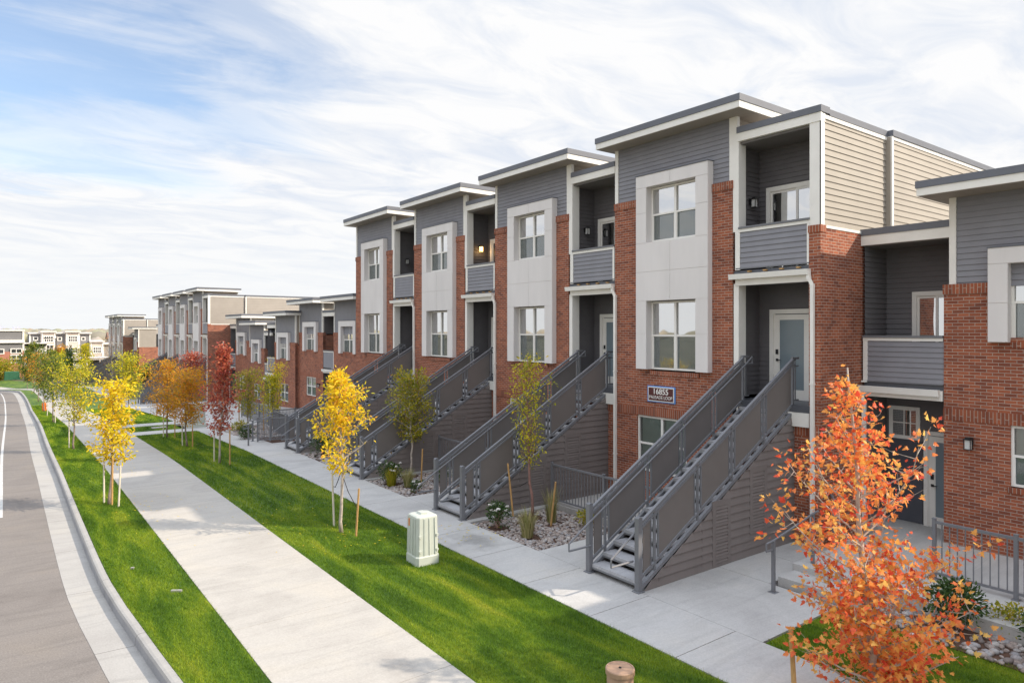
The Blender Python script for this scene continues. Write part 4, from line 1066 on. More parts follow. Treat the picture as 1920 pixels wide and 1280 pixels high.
def tree(label, loc, H, z0, width, nleaf, lsize, leafmat, bark='bark', seed=1, shape='oval', prof='oval', name='autumn_tree', cat='tree', lean=(0,0), nb=22, sparse=.0, group=None, bare=None, trunk_r=.035, asc=.9, big=None):
    rng = random.Random(seed)
    t = thing(name, label, cat, loc, 0, group)
    tb = MB(); cb = MB()
    # leader
    pts = []; n = 14; x = y = 0.0
    for i in range(n+1):
        z = H*.97*i/n; pts.append(Vector((x+lean[0]*i/n, y+lean[1]*i/n, z))); x += rng.gauss(0,.018); y += rng.gauss(0,.018)
    rs = [trunk_r*(1-.86*i/n)+.003 for i in range(n+1)]; rs[0] *= 1.35
    tb.tube(pts, rs, 8)
    def at(z):
        f = min(max(z/(H*.97),0),1)*n; i = min(int(f), n-1); return pts[i].lerp(pts[i+1], f-i)
    tips = []
    def env(f):
        if prof == 'maple': return .9+.2*f if f < .55 else (1-(f-.55)/.25*.5 if f < .8 else max(.12, .5-(f-.8)*2.1))
        if prof == 'oval': return max(.12, math.sin(math.pi*min(1,(f*.86+.12)))**.75)
        if prof == 'cone': return max(.1, (1-f)**.8*min(1,.35+f*5))
        if prof == 'vase': return max(.15, .35+.75*math.sin(math.pi*min(1,f*.8+.1)))
        if prof == 'column': return max(.2, min(1,f*4+.3)*(1-f*.55))
        return 1
    for i in range(nb):
        f = (i+rng.random()*.8)/nb
        if prof == 'maple': f = f**1.35
        zb = z0+(H-z0)*f*.9
        p = at(zb); a = i*2.4+rng.uniform(-.5,.5); L = width/2*env(f)*rng.uniform(*((.55,1.18) if prof == 'maple' else (.72,1.18)))
        if bare and bare(a, f): lf = .12
        else: lf = 1.0
        up = asc*rng.uniform(.7,1.25)
        q = [p]; d = Vector((math.cos(a), math.sin(a), up*.55)).normalized(); m_ = 5
        for k in range(1, m_+1):
            d = (d+Vector((rng.gauss(0,.10), rng.gauss(0,.10), .14*up))).normalized(); q.append(q[-1]+d*L*1.15/m_)
        r0 = max(.004, trunk_r*.36*(1-f*.6)); tb.tube(q, [r0*(1-.8*k/m_)+.0015 for k in range(m_+1)], 5, False)
        for k in range(1, m_+1):
            cl = rng.choice((.2,.6,1.0,2.0))*(1.1-.75*f) if prof == 'maple' else rng.choice((.6,1.0,1.4))
            tips.append((q[k], d, cl*lf*(.35+.65*k/m_)))
            for s in range(2):
                e = Vector((rng.gauss(0,1), rng.gauss(0,1), rng.gauss(.35,.6))).normalized(); l2 = L*rng.uniform(.16,.42)
                w = q[k].lerp(q[k-1], rng.random()); e2 = w+e*l2*.55; e3 = e2+(e+Vector((0,0,.2))).normalized()*l2*.45
                tb.tube([w,e2,e3], [.003+r0*.2,.0025,.0012], 4, False)
                tips += [(e2, e, cl*lf*.7), (e3, e, cl*lf)]
    for k in range(3): tips.append((pts[-1]-Vector((0,0,.14*k)), Vector((0,0,1)), .12 if prof == 'maple' else .8))
    tr = tb.build('trunk', M[bark], t, True)
    tot = sum(w for _, _, w in tips)
    shp = leaf_maple if shape == 'maple' else leaf_oval
    for p, d, w in tips:
        if rng.random() < sparse: continue
        m_ = nleaf*w/tot; m_ = int(m_)+(rng.random() < m_-int(m_)); sp = (big or width*.055)
        for k in range(m_):
            o = Vector((rng.gauss(0,sp), rng.gauss(0,sp), rng.gauss(0,sp*.9)))
            add_leaf(cb, p+o, (o.normalized() if o.length > 0 else d)+d*.4, shp(lsize*rng.uniform(.65,1.25)), rng)
    cb.build('crown', M[leafmat], t)
    return t
G_V = 'young trees on the kerbside verge'; G_M = 'young trees on the lawn along the sidewalk'
tree('large orange red maple standing in front of the low porch fence', (9.08,4.22,0), 4.45, .1, 2.2, 4900, 0.078, 'leaf_orange', 'bark_pale', 11, 'maple', 'maple', 'maple_tree', nb=44, trunk_r=.05, asc=.85, big=.075, lean=(-.2,.3))
tree('bright gold tree on the lawn with bare twigs on one side, staked', (6.52,15.43,0), 3.95, 1.25, 1.28, 2700, 0.095, 'leaf_gold', 'bark_pale', 5, 'oval', 'oval', 'autumn_tree', nb=26, lean=(-.05,.12), group=G_M, bare=lambda a, f: f < .33 and math.cos(a+.6) > .1, trunk_r=.04)
tree('yellow tree on the verge between three wooden stakes', (2.45,21.8,0), 3.45, 1.1, 1.30, 2419, 0.105, 'leaf_yellow', 'bark', 8, 'oval', 'vase', 'autumn_tree', nb=24, lean=(.12,.05), group=G_V, asc=.55)
tree('green yellow tree on the verge, second beyond the yellow one', (2.5,33.7,gz(33.7)), 3.5, 1.15, 1.60, 2496, 0.096, 'leaf_lime', 'bark', 9, 'oval', 'vase', 'autumn_tree', nb=22, group=G_V, asc=.6)
tree('green tree on the verge, third in line from the yellow one', (2.55,47.7,gz(47.7)), 3.8, 1.2, 1.76, 1996, 0.117, 'leaf_green', 'bark', 10, 'oval', 'vase', 'autumn_tree', nb=20, group=G_V, asc=.7)
tree('dark green tree on the verge, fourth in line from the yellow one', (2.68,60.5,gz(60.5)), 4.3, 1.4, 2.02, 1996, 0.130, 'leaf_green', 'bark', 12, 'oval', 'vase', 'autumn_tree', nb=20, group=G_V)
tree('rusty orange and green tree on the verge, fifth from the yellow one', (2.8,72.7,gz(72.7)), 4.1, 1.4, 1.93, 1664, 0.137, 'leaf_amber', 'bark', 13, 'oval', 'vase', 'autumn_tree', nb=18, group=G_V)
tree('green tree at the bend of the kerb, last of the verge trees', (2.9,85,gz(85)), 5.2, 1.6, 2.27, 1830, 0.151, 'leaf_green', 'bark', 14, 'oval', 'oval', 'autumn_tree', nb=18, group=G_V)
tree('red tree on the lawn with a thin leader above its crown', (6.42,26.2,0), 4.55, 1.0, 1.75, 2300, 0.09, 'leaf_red', 'bark_pale', 15, 'maple', 'cone', 'maple_tree', nb=34, group=G_M, asc=1.5)
tree('amber tree on the lawn between the red tree and its amber twin', (6.35,31.2,gz(31.2)), 3.1, .95, 1.85, 4335, 0.089, 'leaf_amber', 'bark', 16, 'oval', 'vase', 'autumn_tree', nb=22, group=G_M, asc=.5)
tree('amber tree on the lawn at the crossing path, a gap in its crown', (6.3,35.1,gz(35.1)), 3.55, .95, 1.9, 4335, 0.089, 'leaf_amber', 'bark', 17, 'oval', 'vase', 'autumn_tree', nb=22, group=G_M, asc=.6)
tree('yellow green tree on the far lawn beyond the crossing paths', (6.1,45.2,gz(45.2)), 3.6, 1.2, 2.1, 3468, 0.110, 'leaf_lime', 'bark', 18, 'oval', 'vase', 'autumn_tree', nb=20, group=G_M)
tree('sparse lime yellow tree in the rock bed beside the first fence', (11.0,13.75,0), 4.25, 1.3, 1.55, 1785, 0.072, 'leaf_lime', 'bark_red', 19, 'oval', 'oval', 'autumn_tree', nb=30, asc=1.6, trunk_r=.035)
tree('small olive green tree with a pale trunk in the second rock bed', (10.9,20.1,0), 3.4, 1.2, 1.45, 3600, 0.085, 'leaf_olive', 'bark_pale', 20, 'oval', 'vase', 'autumn_tree', nb=26, asc=.9, trunk_r=.036)
tree('green and rust sapling with bamboo stakes by the low houses', (10.3,36.4,gz(36)), 2.9, .6, 1.5, 2210, 0.097, 'leaf_olive', 'bark', 21, 'oval', 'vase', 'autumn_tree', nb=22)
tree('light green sapling beside the mesh railing', (10.6,33.6,gz(34)), 2.9, .7, 1.35, 2210, 0.088, 'leaf_lime', 'bark', 22, 'oval', 'oval', 'autumn_tree', nb=22)
tree('thin yellow sapling in front of the low house white door', (12.6,38.9,gz(39)), 3.2, 1.7, 1.3, 714, 0.088, 'leaf_gold', 'bark', 23, 'oval', 'vase', 'autumn_tree', nb=14)
tree('bare pinkish tree in front of the third row staircases', (9.2,80,gz(80)), 5.2, 1.4, 3.0, 204, 0.106, 'leaf_amber', 'bark_pale', 24, 'oval', 'vase', 'bare_tree', nb=30, asc=1.3)
tree('purple red shrub tree at the corner of the second row', (12.2,58.0,gz(58)), 4.2, .6, 2.6, 2550, 0.150, 'leaf_red', 'bark', 25, 'oval', 'oval', 'autumn_tree', nb=24)
tree('dense dark green round tree before the second row staircases', (10.7,70.8,gz(70.8)), 2.9, .2, 1.9, 4200, .13, 'leaf_dark', 'bark', 26, 'oval', 'oval', 'round_tree', nb=34, big=.16)
tree('dark narrow evergreen beyond the verge trees', (7.2,104,gz(104)), 5.4, .2, 1.68, 2153, 0.211, 'leaf_dark', 'bark', 27, 'oval', 'cone', 'evergreen_tree', nb=34, big=.2)
tree('tall yellow green tree beside the dark narrow evergreen', (8.2,96,gz(96)), 5.3, .8, 2.6, 2380, 0.194, 'leaf_lime', 'bark', 28, 'oval', 'oval', 'autumn_tree', nb=22)
tree('dark evergreen at the foot of the third row end wall', (13.2,95,gz(95)), 3.6, .2, 1.3, 3060, 0.194, 'leaf_dark', 'bark', 29, 'oval', 'cone', 'evergreen_tree', nb=30, big=.2)
tree('yellow green tree by the far carport', (6.2,108,gz(108)), 4.4, 1.2, 3.0, 1530, 0.229, 'leaf_lime', 'bark', 30, 'oval', 'vase', 'autumn_tree', nb=18)
tree('amber tree by the far carport posts', (7.6,126,gz(126)), 5.2, 1.6, 2.8, 1360, 0.246, 'leaf_amber', 'bark', 31, 'oval', 'vase', 'autumn_tree', nb=18)
tree('green tree at the edge of the far brick building', (2.9,105,gz(105)), 5.0, .8, 2.6, 2210, 0.211, 'leaf_green', 'bark', 32, 'oval', 'oval', 'autumn_tree', nb=20)
tree('slim yellow green tree standing between the verge trees and the path bend', (4.6,92,gz(92)), 4.6, 1.0, 1.93, 1174, 0.176, 'leaf_green', 'bark', 34, 'oval', 'oval', 'autumn_tree', nb=20)
# stakes that hold the trees
def stake(label, p, h=1.2, tilt=(0,0), mat='wood', r=.024, group='wooden tree stakes'):
    b = MB(); b.tube([(0,0,-.05),(tilt[0]*.5,tilt[1]*.5,h*.5),(tilt[0],tilt[1],h)], [r*1.05,r,r*.95], 8)
    o = b.build('tree_stake', M[mat], None, False, (p[0],p[1],gz(p[1]))); tag(o, label, 'stake', group); return o
stake('pale stake leaning beside the gold tree trunk', (6.6,16.05), 1.42, (.0,.14), 'wood_pale')
stake('brown stake with a black tie to the outer side of the gold tree', (6.68,14.95), 1.12, (.05,-.06))
stake('pale stake against the yellow verge tree, road side', (2.36,22.1), 1.28, (0,.05), 'wood_pale')
stake('tan stake in the middle of the yellow verge tree trio', (2.5,21.65), 1.32, (.02,.02))
stake('short pale stake of the yellow verge tree, path side', (2.62,21.35), 1.12, (.05,0), 'wood_pale')
stake('stake beside the second verge tree', (2.38,34.2), 1.25, (0,0), 'wood_pale')
stake('stake beside the third verge tree', (2.6,47.0), 1.3, (0,0), 'wood_pale')
stake('stake beside the fourth verge tree, its pale wood catching light', (2.6,55.0), 1.3, (.05,0), 'wood_pale')
stake('stake leaning at the red tree trunk', (6.62,25.6), 1.25, (0,0))
stake('grey stake close behind the red tree trunk', (6.33,26.6), 1.3, (0,0), 'wood_pale')
stake('stake at the nearer amber tree, pale', (6.25,31.6), 1.2, (0,.1), 'wood_pale')
stake('stake at the nearer amber tree, brown', (6.5,30.9), 1.2, (0,0))
stake('stake at the farther amber tree, pale', (6.2,35.5), 1.2, (0,0), 'wood_pale')
stake('stake at the farther amber tree, brown', (6.5,34.5), 1.2, (0,-.05))
stake('tan stake leaning over the white rose bush by the lime yellow tree', (10.65,14.1), 1.35, (-.05,.17), 'wood')
stake('brown stake between the lime yellow tree and the fence', (10.95,12.95), 1.08, (.02,-.16))
stake('tan stake leaning left of the olive tree', (10.5,20.55), 1.15, (-.02,.17))
stake('brown stake right of the olive tree', (10.75,19.1), 1.05, (.02,-.06))
stake('bamboo coloured stake in the sapling by the low houses', (10.0,36.9), 1.6, (0,0))
stake('bamboo coloured stake beside the light green sapling', (10.4,34.1), 1.6, (0,0))
stake('single tan stake at the sidewalk edge below the maple', (8.42,4.97), .86, (-.01,.05), 'wood', .032)
# straps from stake to trunk
def strap(label, pts):
    b = MB(); b.tube(pts, .009, 5); o = b.build('tie_strap', M['rope']); tag(o, label, 'strap', 'black tree ties'); return o
strap('black strap tying the gold tree to its pale stake', [(6.55,15.5,1.45),(6.56,15.72,1.18),(6.59,15.95,.98),(6.62,16.12,.96)])
strap('black strap running from the gold tree to its brown stake', [(6.53,15.38,1.38),(6.6,15.2,1.0),(6.7,14.93,.66)])
strap('black strap tying the lime yellow tree to its leaning stake', [(10.98,13.8,.95),(10.8,14.0,.78),(10.64,14.2,.72)])
# shrubs
def shrub(label, loc, w, h, n, ls, mat, name='shrub', cat='shrub', flowers=0, seed=1, group=None):
    rng = random.Random(seed); t = thing(name, label, cat, loc, 0, group); fb = MB(); sb = MB(); pb = MB()
    lumps = [(Vector((rng.uniform(-.5,.5)*w*.6, rng.uniform(-.5,.5)*w*.6, h*rng.uniform(.35,.75))), rng.uniform(.22,.36)*w) for _ in range(9)]
    for i in range(14):
        c, r = rng.choice(lumps); p = Vector((rng.gauss(0,.05*w), rng.gauss(0,.05*w), 0)); sb.tube([p, p.lerp(c,.5)+Vector((0,0,.05)), c], [.008,.006,.003], 5, False)
    for i in range(n):
        c, r = rng.choice(lumps); d = Vector((rng.gauss(0,1),rng.gauss(0,1),rng.gauss(.2,1))).normalized(); p = c+d*r*rng.uniform(.55,1.1); p.z = max(.02, p.z)
        add_leaf(fb, p, d, leaf_oval(ls*rng.uniform(.6,1.3)), rng, .3, .2)
    sb.build('stems', M['twig'], t); fb.build('foliage', M[mat], t)
    for i in range(flowers):
        c, r = lumps[i % len(lumps)]; d = Vector((rng.gauss(-.5,.7),rng.gauss(-.3,.7),rng.uniform(.4,1.2))).normalized(); p = c+d*r*1.12; q = MB()
        for k in range(11):
            a = k*2.4; add_leaf(q, p, (math.cos(a), math.sin(a), .7), [(0,0),(.03,.03),(0,.055),(-.03,.03)], rng, .4, 0)
        q.build('blossom', M['petal'], t)
    return t
shrub('white rose bush at the sidewalk corner of the first rock bed', (9.75,13.55,0), .62, .62, 900, .06, 'leaf_dark', 'rose_bush', 'rose bush', 8, 3)
shrub('white rose bush in front of the leaning stake, second rock bed', (9.85,19.5,0), .7, .68, 800, .07, 'leaf_dark', 'rose_bush', 'rose bush', 7, 4)
shrub('white rose bush at the foot of the third staircase', (9.95,17.9,0), .4, .35, 300, .06, 'leaf_dark', 'rose_bush', 'rose bush', 3, 14)
shrub('dark shrub in the bed between the third and fourth staircases', (10.0,25.4,0), .9, .8, 900, .08, 'leaf_dark', 'shrub', 'shrub', 2, 5)
shrub('dark leafy shrub in front of the porch fence by the maple', (12.35,4.45,.0), .95, .78, 1300, .075, 'leaf_dark', 'shrub', 'shrub', 0, 6)
shrub('large dark shrub below the fence post at the porch edge', (12.15,3.05,.0), 1.05, .8, 1500, .075, 'leaf_dark', 'shrub', 'shrub', 0, 7)
shrub('low yellowish shrub between the two dark porch shrubs', (12.85,3.85,.0), .7, .5, 700, .06, 'leaf_olive', 'shrub', 'shrub', 0, 8)
shrub('small green shrub under the lime yellow tree by the fence', (11.55,12.3,0), .5, .45, 500, .055, 'leaf_olive', 'shrub', 'shrub', 0, 9)
shrub('small dark shrub by the patio fence of the second rock bed', (11.2,18.5,0), .5, .5, 400, .06, 'leaf_dark', 'shrub', 'shrub', 0, 10)
shrub('green shrub mound at the mesh railing corner', (9.0,31.9,gz(32)), .8, .55, 700, .08, 'leaf_dark', 'shrub', 'shrub', 1, 11)
shrub('flowering shrub mound by the saplings', (9.6,34.9,gz(35)), .8, .5, 600, .08, 'leaf_olive', 'shrub', 'shrub', 4, 12)
shrub('dark hedge shrub in front of the far brick building', (.6,136,-2.9), 5.5, 2.4, 2500, .3, 'leaf_olive', 'hedge', 'hedge', 0, 13)
shrub('broad low hedge at the corner of the far brick building', (-4.5,135,-2.9), 6.5, 2.2, 2500, .3, 'leaf_dark', 'hedge', 'hedge', 0, 15)
def tuft(label, loc, w, h, n, mat, seed, name='ornamental_grass'):
    rng = random.Random(seed); b = MB()
    for i in range(n):
        a = rng.uniform(0,6.283); r = rng.random()**.6*w*.2; p = Vector((math.cos(a)*r, math.sin(a)*r, 0)); hh = h*rng.uniform(.5,1.1)
        d = Vector((math.cos(a), math.sin(a), 0))*w*.5*rng.random(); s = Vector((-math.sin(a), math.cos(a), 0))*.006
        q1 = p+d*.3+Vector((0,0,hh*.6)); q2 = p+d+Vector((0,0,hh))
        k = len(b.v); b.v += [tuple(p-s),tuple(p+s),tuple(q1+s*.8),tuple(q1-s*.8),tuple(q2)]; b.f += [(k,k+1,k+2,k+3),(k+3,k+2,k+4)]; b.m += [0,0]
    o = b.build(name, M[mat], None, False, loc); tag(o, label, 'ornamental grass'); return o
tuft('straw coloured grass tuft at the rock bed edge beside the first staircase', (9.85,12.5,0), .7, .68, 300, 'leaf_straw', 3)
tuft('tall wispy grass tuft behind the lime yellow tree', (11.1,13.1,0), .6, .85, 170, 'leaf_straw', 4)
tuft('low grass tuft in the second rock bed', (10.1,18.75,0), .6, .55, 300, 'leaf_straw', 5)
tuft('green blade clump beside the leaning stake, second rock bed', (9.75,19.2,0), .7, .6, 320, 'leaf_olive', 6)
# river rocks: loose cobbles, one mass per bed
def ico():
    t = (1+5**.5)/2; v = [(-1,t,0),(1,t,0),(-1,-t,0),(1,-t,0),(0,-1,t),(0,1,t),(0,-1,-t),(0,1,-t),(t,0,-1),(t,0,1),(-t,0,-1),(-t,0,1)]
    v = [Vector(p).normalized() for p in v]
    f = [(0,11,5),(0,5,1),(0,1,7),(0,7,10),(0,10,11),(1,5,9),(5,11,4),(11,10,2),(10,7,6),(7,1,8),(3,9,4),(3,4,2),(3,2,6),(3,6,8),(3,8,9),(4,9,5),(2,4,11),(6,2,10),(8,6,7),(9,8,1)]
    mid = {}; out = []
    def m(a, c):
        k = (min(a,c),max(a,c))
        if k not in mid: v.append(((v[a]+v[c])/2).normalized()); mid[k] = len(v)-1
        return mid[k]
    for a, c, d in f: x, y, z = m(a,c), m(c,d), m(d,a); out += [(a,x,z),(c,y,x),(d,z,y),(x,y,z)]
    return v, out
IV, IF = ico()
def rocks(x0, x1, y0, y1, n, s0, s1, seed, z=-.03, hollow=()):
    rng = random.Random(seed); b = MB()
    for i in range(n):
        x, y = rng.uniform(x0,x1), rng.uniform(y0,y1); s = rng.uniform(s0,s1)
        if any(math.hypot(x-hx, y-hy) < hr for hx, hy, hr in hollow): continue
        e = Matrix.Rotation(rng.uniform(0,6.28),3,'Z') @ Matrix.Rotation(rng.uniform(-.3,.3),3,'X'); sc = Vector((s*rng.uniform(.8,1.35), s*rng.uniform(.7,1.0), s*rng.uniform(.45,.7)))
        c = Vector((x,y,gz(y)+z+sc.z*.45)); k = len(b.v); ph = [rng.uniform(0,6) for _ in range(3)]
        for q in IV:
            w = 1+.09*math.sin(3*q.x+ph[0])+.09*math.sin(3.4*q.y+ph[1])
            b.v.append(tuple(c+e@Vector((q.x*sc.x*w, q.y*sc.y*w, q.z*sc.z))))
        b.f += [tuple(k+j for j in f) for f in IF]; b.m += [0]*len(IF)
    o = b.build('river_rocks', M['rock'], None, True); o['kind'] = 'stuff'; return o
rocks(9.45, 12.0, 11.62, 14.2, 2300, .02, .05, 1, hollow=((9.95,12.45,.22),(11,13.75,.3),(9.75,13.55,.25),(10.95,12.95,.12)))
rocks(9.45, 12.0, 17.68, 20.25, 1900, .022, .055, 2, hollow=((10.9,20.1,.3),(9.9,19.4,.28),(10.1,18.7,.2),(10.0,18.0,.2)))
rocks(9.45, 11.9, 23.7, 26.3, 700, .04, .08, 3)
rocks(11.5, 13.6, -3, 5.65, 2400, .03, .075, 4, z=.02, hollow=((12.15,3.05,.35),(12.35,4.45,.3)))
rocks(8.9, 11.2, 31.5, 37.0, 700, .06, .12, 5, z=.0)

# fallen leaves scattered under the trees
def litter(spots, n, seed):
    rng = random.Random(seed); b = MB()
    for i in range(n):
        x0, y0, r = rng.choice(spots); a = rng.uniform(0,6.283); q = r*rng.random()**.7; x, y = x0+math.cos(a)*q, y0+math.sin(a)*q
        if x < 2.1: continue
        z = gz(y)+(.03 if (x < 2.98 or 5.2 < x < 7.93 or x > 9.45) else .017)
        add_leaf(b, Vector((x,y,z)), (math.cos(a*3), math.sin(a*3), .0), leaf_oval(rng.uniform(.04,.075)), rng, .2, 0)
        k = len(b.v)-6; 
        for j in range(6): p = b.v[k+j]; b.v[k+j] = (p[0],p[1],z+(p[2]-z)*.15+.004)
    o = b.build('fallen_leaves', M['leaf_gold']); o['kind'] = 'stuff'; return o
litter([(2.6,21.5,1.6),(6.4,15.2,1.7),(6.4,31,1.6),(6.3,35,1.5),(5.0,19,3.0),(8.8,13.5,1.0),(3.4,27,2.0)], 420, 2)
for i, (x, y, w_) in enumerate(((2.16,15.6,.06),(2.62,13.75,.19))):
    b = MB(); b.box(-w_/2,w_/2,-.02,.02,.0,.04); o = b.build('lawn_marker', M['curb'], loc=(x,y,0)); o.rotation_euler = (0,0,-.6)
    tag(o, ['small white marker plate in the verge grass, the shorter of two','longer white marker plate in the verge grass beside the path'][i], 'marker')
# ------------------------------------------------------------------ far buildings (fronts face back down the street, -Y)
def fbox(b, x0, x1, z0, z1, yf, dep=.3): b.box(x0, x1, yf, yf+dep, z0, z1)
def fwin(parent, x0, x1, z0, z1, yf, cols=2, rows=2, fr=.14):
    b = MB(); fbox(b, x0-fr, x1+fr, z0-fr, z0, yf-.09, .1); fbox(b, x0-fr, x1+fr, z1, z1+fr, yf-.09, .1); fbox(b, x0-fr, x0, z0, z1, yf-.09, .1); fbox(b, x1, x1+fr, z0, z1, yf-.09, .1)
    for i in range(1, cols): x = x0+(x1-x0)*i/cols; fbox(b, x-.05, x+.05, z0, z1, yf-.07, .06)
    for i in range(1, rows): z = z0+(z1-z0)*i/rows; fbox(b, x0, x1, z-.045, z+.045, yf-.065, .06)
    w = b.build('window', M['white'], parent); p = MB(); fbox(p, x0, x1, z0, z1, yf-.03, .02); p.build('pane', M['farglass'], w); return w
M['farglass'] = basic('far_window_glass', (.05,.055,.06), .08, .2, .6, spec=.8)
t = thing('apartment_building', 'grey and brick apartment building far off where the road bends', 'building', (0,140,0))
b = MB(); b.box(-16,3.35,0,14,1.34,2.8); b.box(-16,3.35,.0,14,3.3,4.75); b.build('siding_wall', M['bggrey'], t)
b = MB(); b.box(-16,3.38,-.12,14,-2.9,1.34); b.box(2.9,3.39,-.13,.3,1.34,1.5); b.build('brick_wall', M['bgbrick'], t)
b = MB(); b.box(-16,3.5,-.35,14,2.8,3.3); b.box(-16,3.5,-.2,14,4.75,5.0); b.box(3.2,3.45,-.1,.2,1.34,4.75); b.build('trim', M['white'], t)
fwin(t, 1.72, 3.05, 1.15, 1.75, -.12, 2, 1); fwin(t, 1.72, 3.05, -.42, .72, -.12, 2, 2); fwin(t, -1.2, .65, 1.1, 1.7, -.12, 2, 1); fwin(t, -1.0, .5, -2.6, -1.2, -.12, 2, 2); fwin(t, -4.6, -3.0, -.4, 1.6, -.12)
sgn = thing('rooftop_sign', 'faint lavender rooftop letters on the left of the far brick building', 'rooftop sign', (-.1,140.6,5.0))
lettering('NEY', .62, sgn, (.55,0,.28), (rad(90),0,0), M['lavender'], 1.1, 'lettering', .02)
sgn = thing('rooftop_sign', 'faint lavender rooftop letters on the right of the far brick building', 'rooftop sign', (2.4,140.6,5.0))
lettering('JUMP', .62, sgn, (.0,0,.28), (rad(90),0,0), M['lavender'], 1.15, 'lettering', .02)
G_F = 'far grey and beige terraced houses'
def terrace(name, label, x0, x1, z0, z1, yf, mat, wins, dep=9, roof=True):
    t = thing(name, label, 'terraced house', (0,yf,0), 0, G_F)
    b = MB(); b.box(x0, x1, 0, dep, z0, z1); b.build('wall', M[mat], t)
    b = MB(); b.box(x0-.02, x0+.18, -.06, .1, z0, z1); b.box(x1-.18, x1+.02, -.06, .1, z0, z1); b.box(x0, x1, -.055, .1, z0, z0+.16); b.build('trim', M['white'], t)
    if roof: b = MB(); b.box(x0-.25, x1+.25, -.5, dep+.2, z1, z1+.28); b.build('roof', M['bgwhite'], t)
    for w in wins: fwin(t, *w[:4], 0, *w[4:])
    return t
terrace('terraced_house', 'far low grey house with one white framed window, beside the brick building', 4.0, 7.3, -1.7, 2.0, 160.0, 'bggrey', [(6.05,6.75,-.1,1.15,2,2)])
b = MB(); b.box(3.9,7.5,159.5,169,2.0,2.45)
o = b.build('flat_roof', M['bgwhite']); bpy.data.objects['terraced_house'].children
o.parent = bpy.data.objects['terraced_house']; o.location = (0,-160,0)
H1 = [('far grey upper storey house with a tiny window, above the low grey house', 4.9, 6.9, 1.6, 4.2, .35, 'bggrey', [(5.65,6.2,3.0,3.5,1,1)]),
      ('far beige terraced house with a wide four pane window over a tall glazed door', 6.9, 9.1, -1.0, 4.5, -.3, 'bgbeige', [(7.35,8.7,2.65,3.65,4,2),(7.7,8.75,-.8,1.9,2,4)]),
      ('far grey terraced house with two tiny windows and an amber sign', 9.1, 11.0, -1.0, 4.2, .3, 'bggrey', [(9.65,10.15,2.9,3.4,1,1),(9.65,10.15,1.0,1.5,1,1)]),
      ('far beige terraced house with two wide windows one above the other', 11.0, 13.2, -1.0, 4.5, -.3, 'bgbeige', [(11.4,12.8,2.65,3.65,4,2),(11.4,12.8,.3,1.35,4,2)]),
      ('far grey terraced house next to the lower beige end house', 13.2, 15.2, -1.0, 4.2, .3, 'bggrey', [(13.75,14.2,2.9,3.4,1,1),(13.75,14.25,.9,1.4,1,1)]),
      ('far beige end house, lower than the rest of its terrace', 15.2, 17.4, -1.0, 2.5, -.3, 'bgbeige', [(15.7,17.0,.3,1.35,4,2)])]
for lab, x0, x1, z0, z1, dy, mat, wins in H1: terrace('terraced_house', lab, x0, x1, z0, z1, 165+dy, mat, wins)
t = terrace('terraced_house', 'far taupe house partly hidden by the third row of townhouses', 17.6, 26, -2.9, 1.9, 166.5, 'siding_taupe', [(19,20.2,.2,1.2,2,2)])
t = thing('carport', 'long flat roofed carport in front of the far terraced houses', 'carport', (0,158,0))
b = MB(); b.box(7.2,18.5,0,5,-.95,-.62); b.box(7.0,18.7,-.2,5.2,-.6199,-.5); b.build('roof', M['bgwhite'], t)
b = MB(); b.box(7.2,18.5,4.8,5,-2.9,-.95); b.build('back_wall', M['bggrey'], t)
for x in (7.4,9.6,11.8,14.0,16.2,18.3): b = MB(); b.box(x-.1,x+.1,.1,.3,-2.9,-.95); b.build('post', M['bgwhite'], t)
def car(label, loc, mat, rz=0):
    t = thing('parked_car', label, 'car', loc, rz, 'cars parked under the far carport'); b = MB()
    b.prism([(-2.1,.35),(2.1,.35),(2.15,.75),(1.2,.95),(.7,1.42),(-1.2,1.45),(-1.75,.98),(-2.15,.85)],'y',-.85,.85); b.build('body', M[mat], t)
    g = MB(); g.prism([(1.05,.97),(.64,1.36),(-1.12,1.38),(-1.55,.99)],'y',-.858,.858); g.build('window', M['farglass'], t)
    for x in (-1.3,1.3):
        for y in (-.8,.8):
            w = MB(); w.tube([(x,y-.11,.33),(x,y+.11,.33)], .33, 14); w.build('wheel', M['black'], t)
M['car_white'] = basic('car_paint_white', (.7,.7,.7), .25, .03, 2); M['car_dark'] = basic('car_paint_dark', (.03,.035,.05), .2, .05, 2)
car('dark parked car under the left end of the far carport', (9.2,160.5,-2.9), 'car_dark', rad(90)); car('white parked car under the right end of the far carport', (12.9,160.5,-2.9), 'car_white', rad(90))
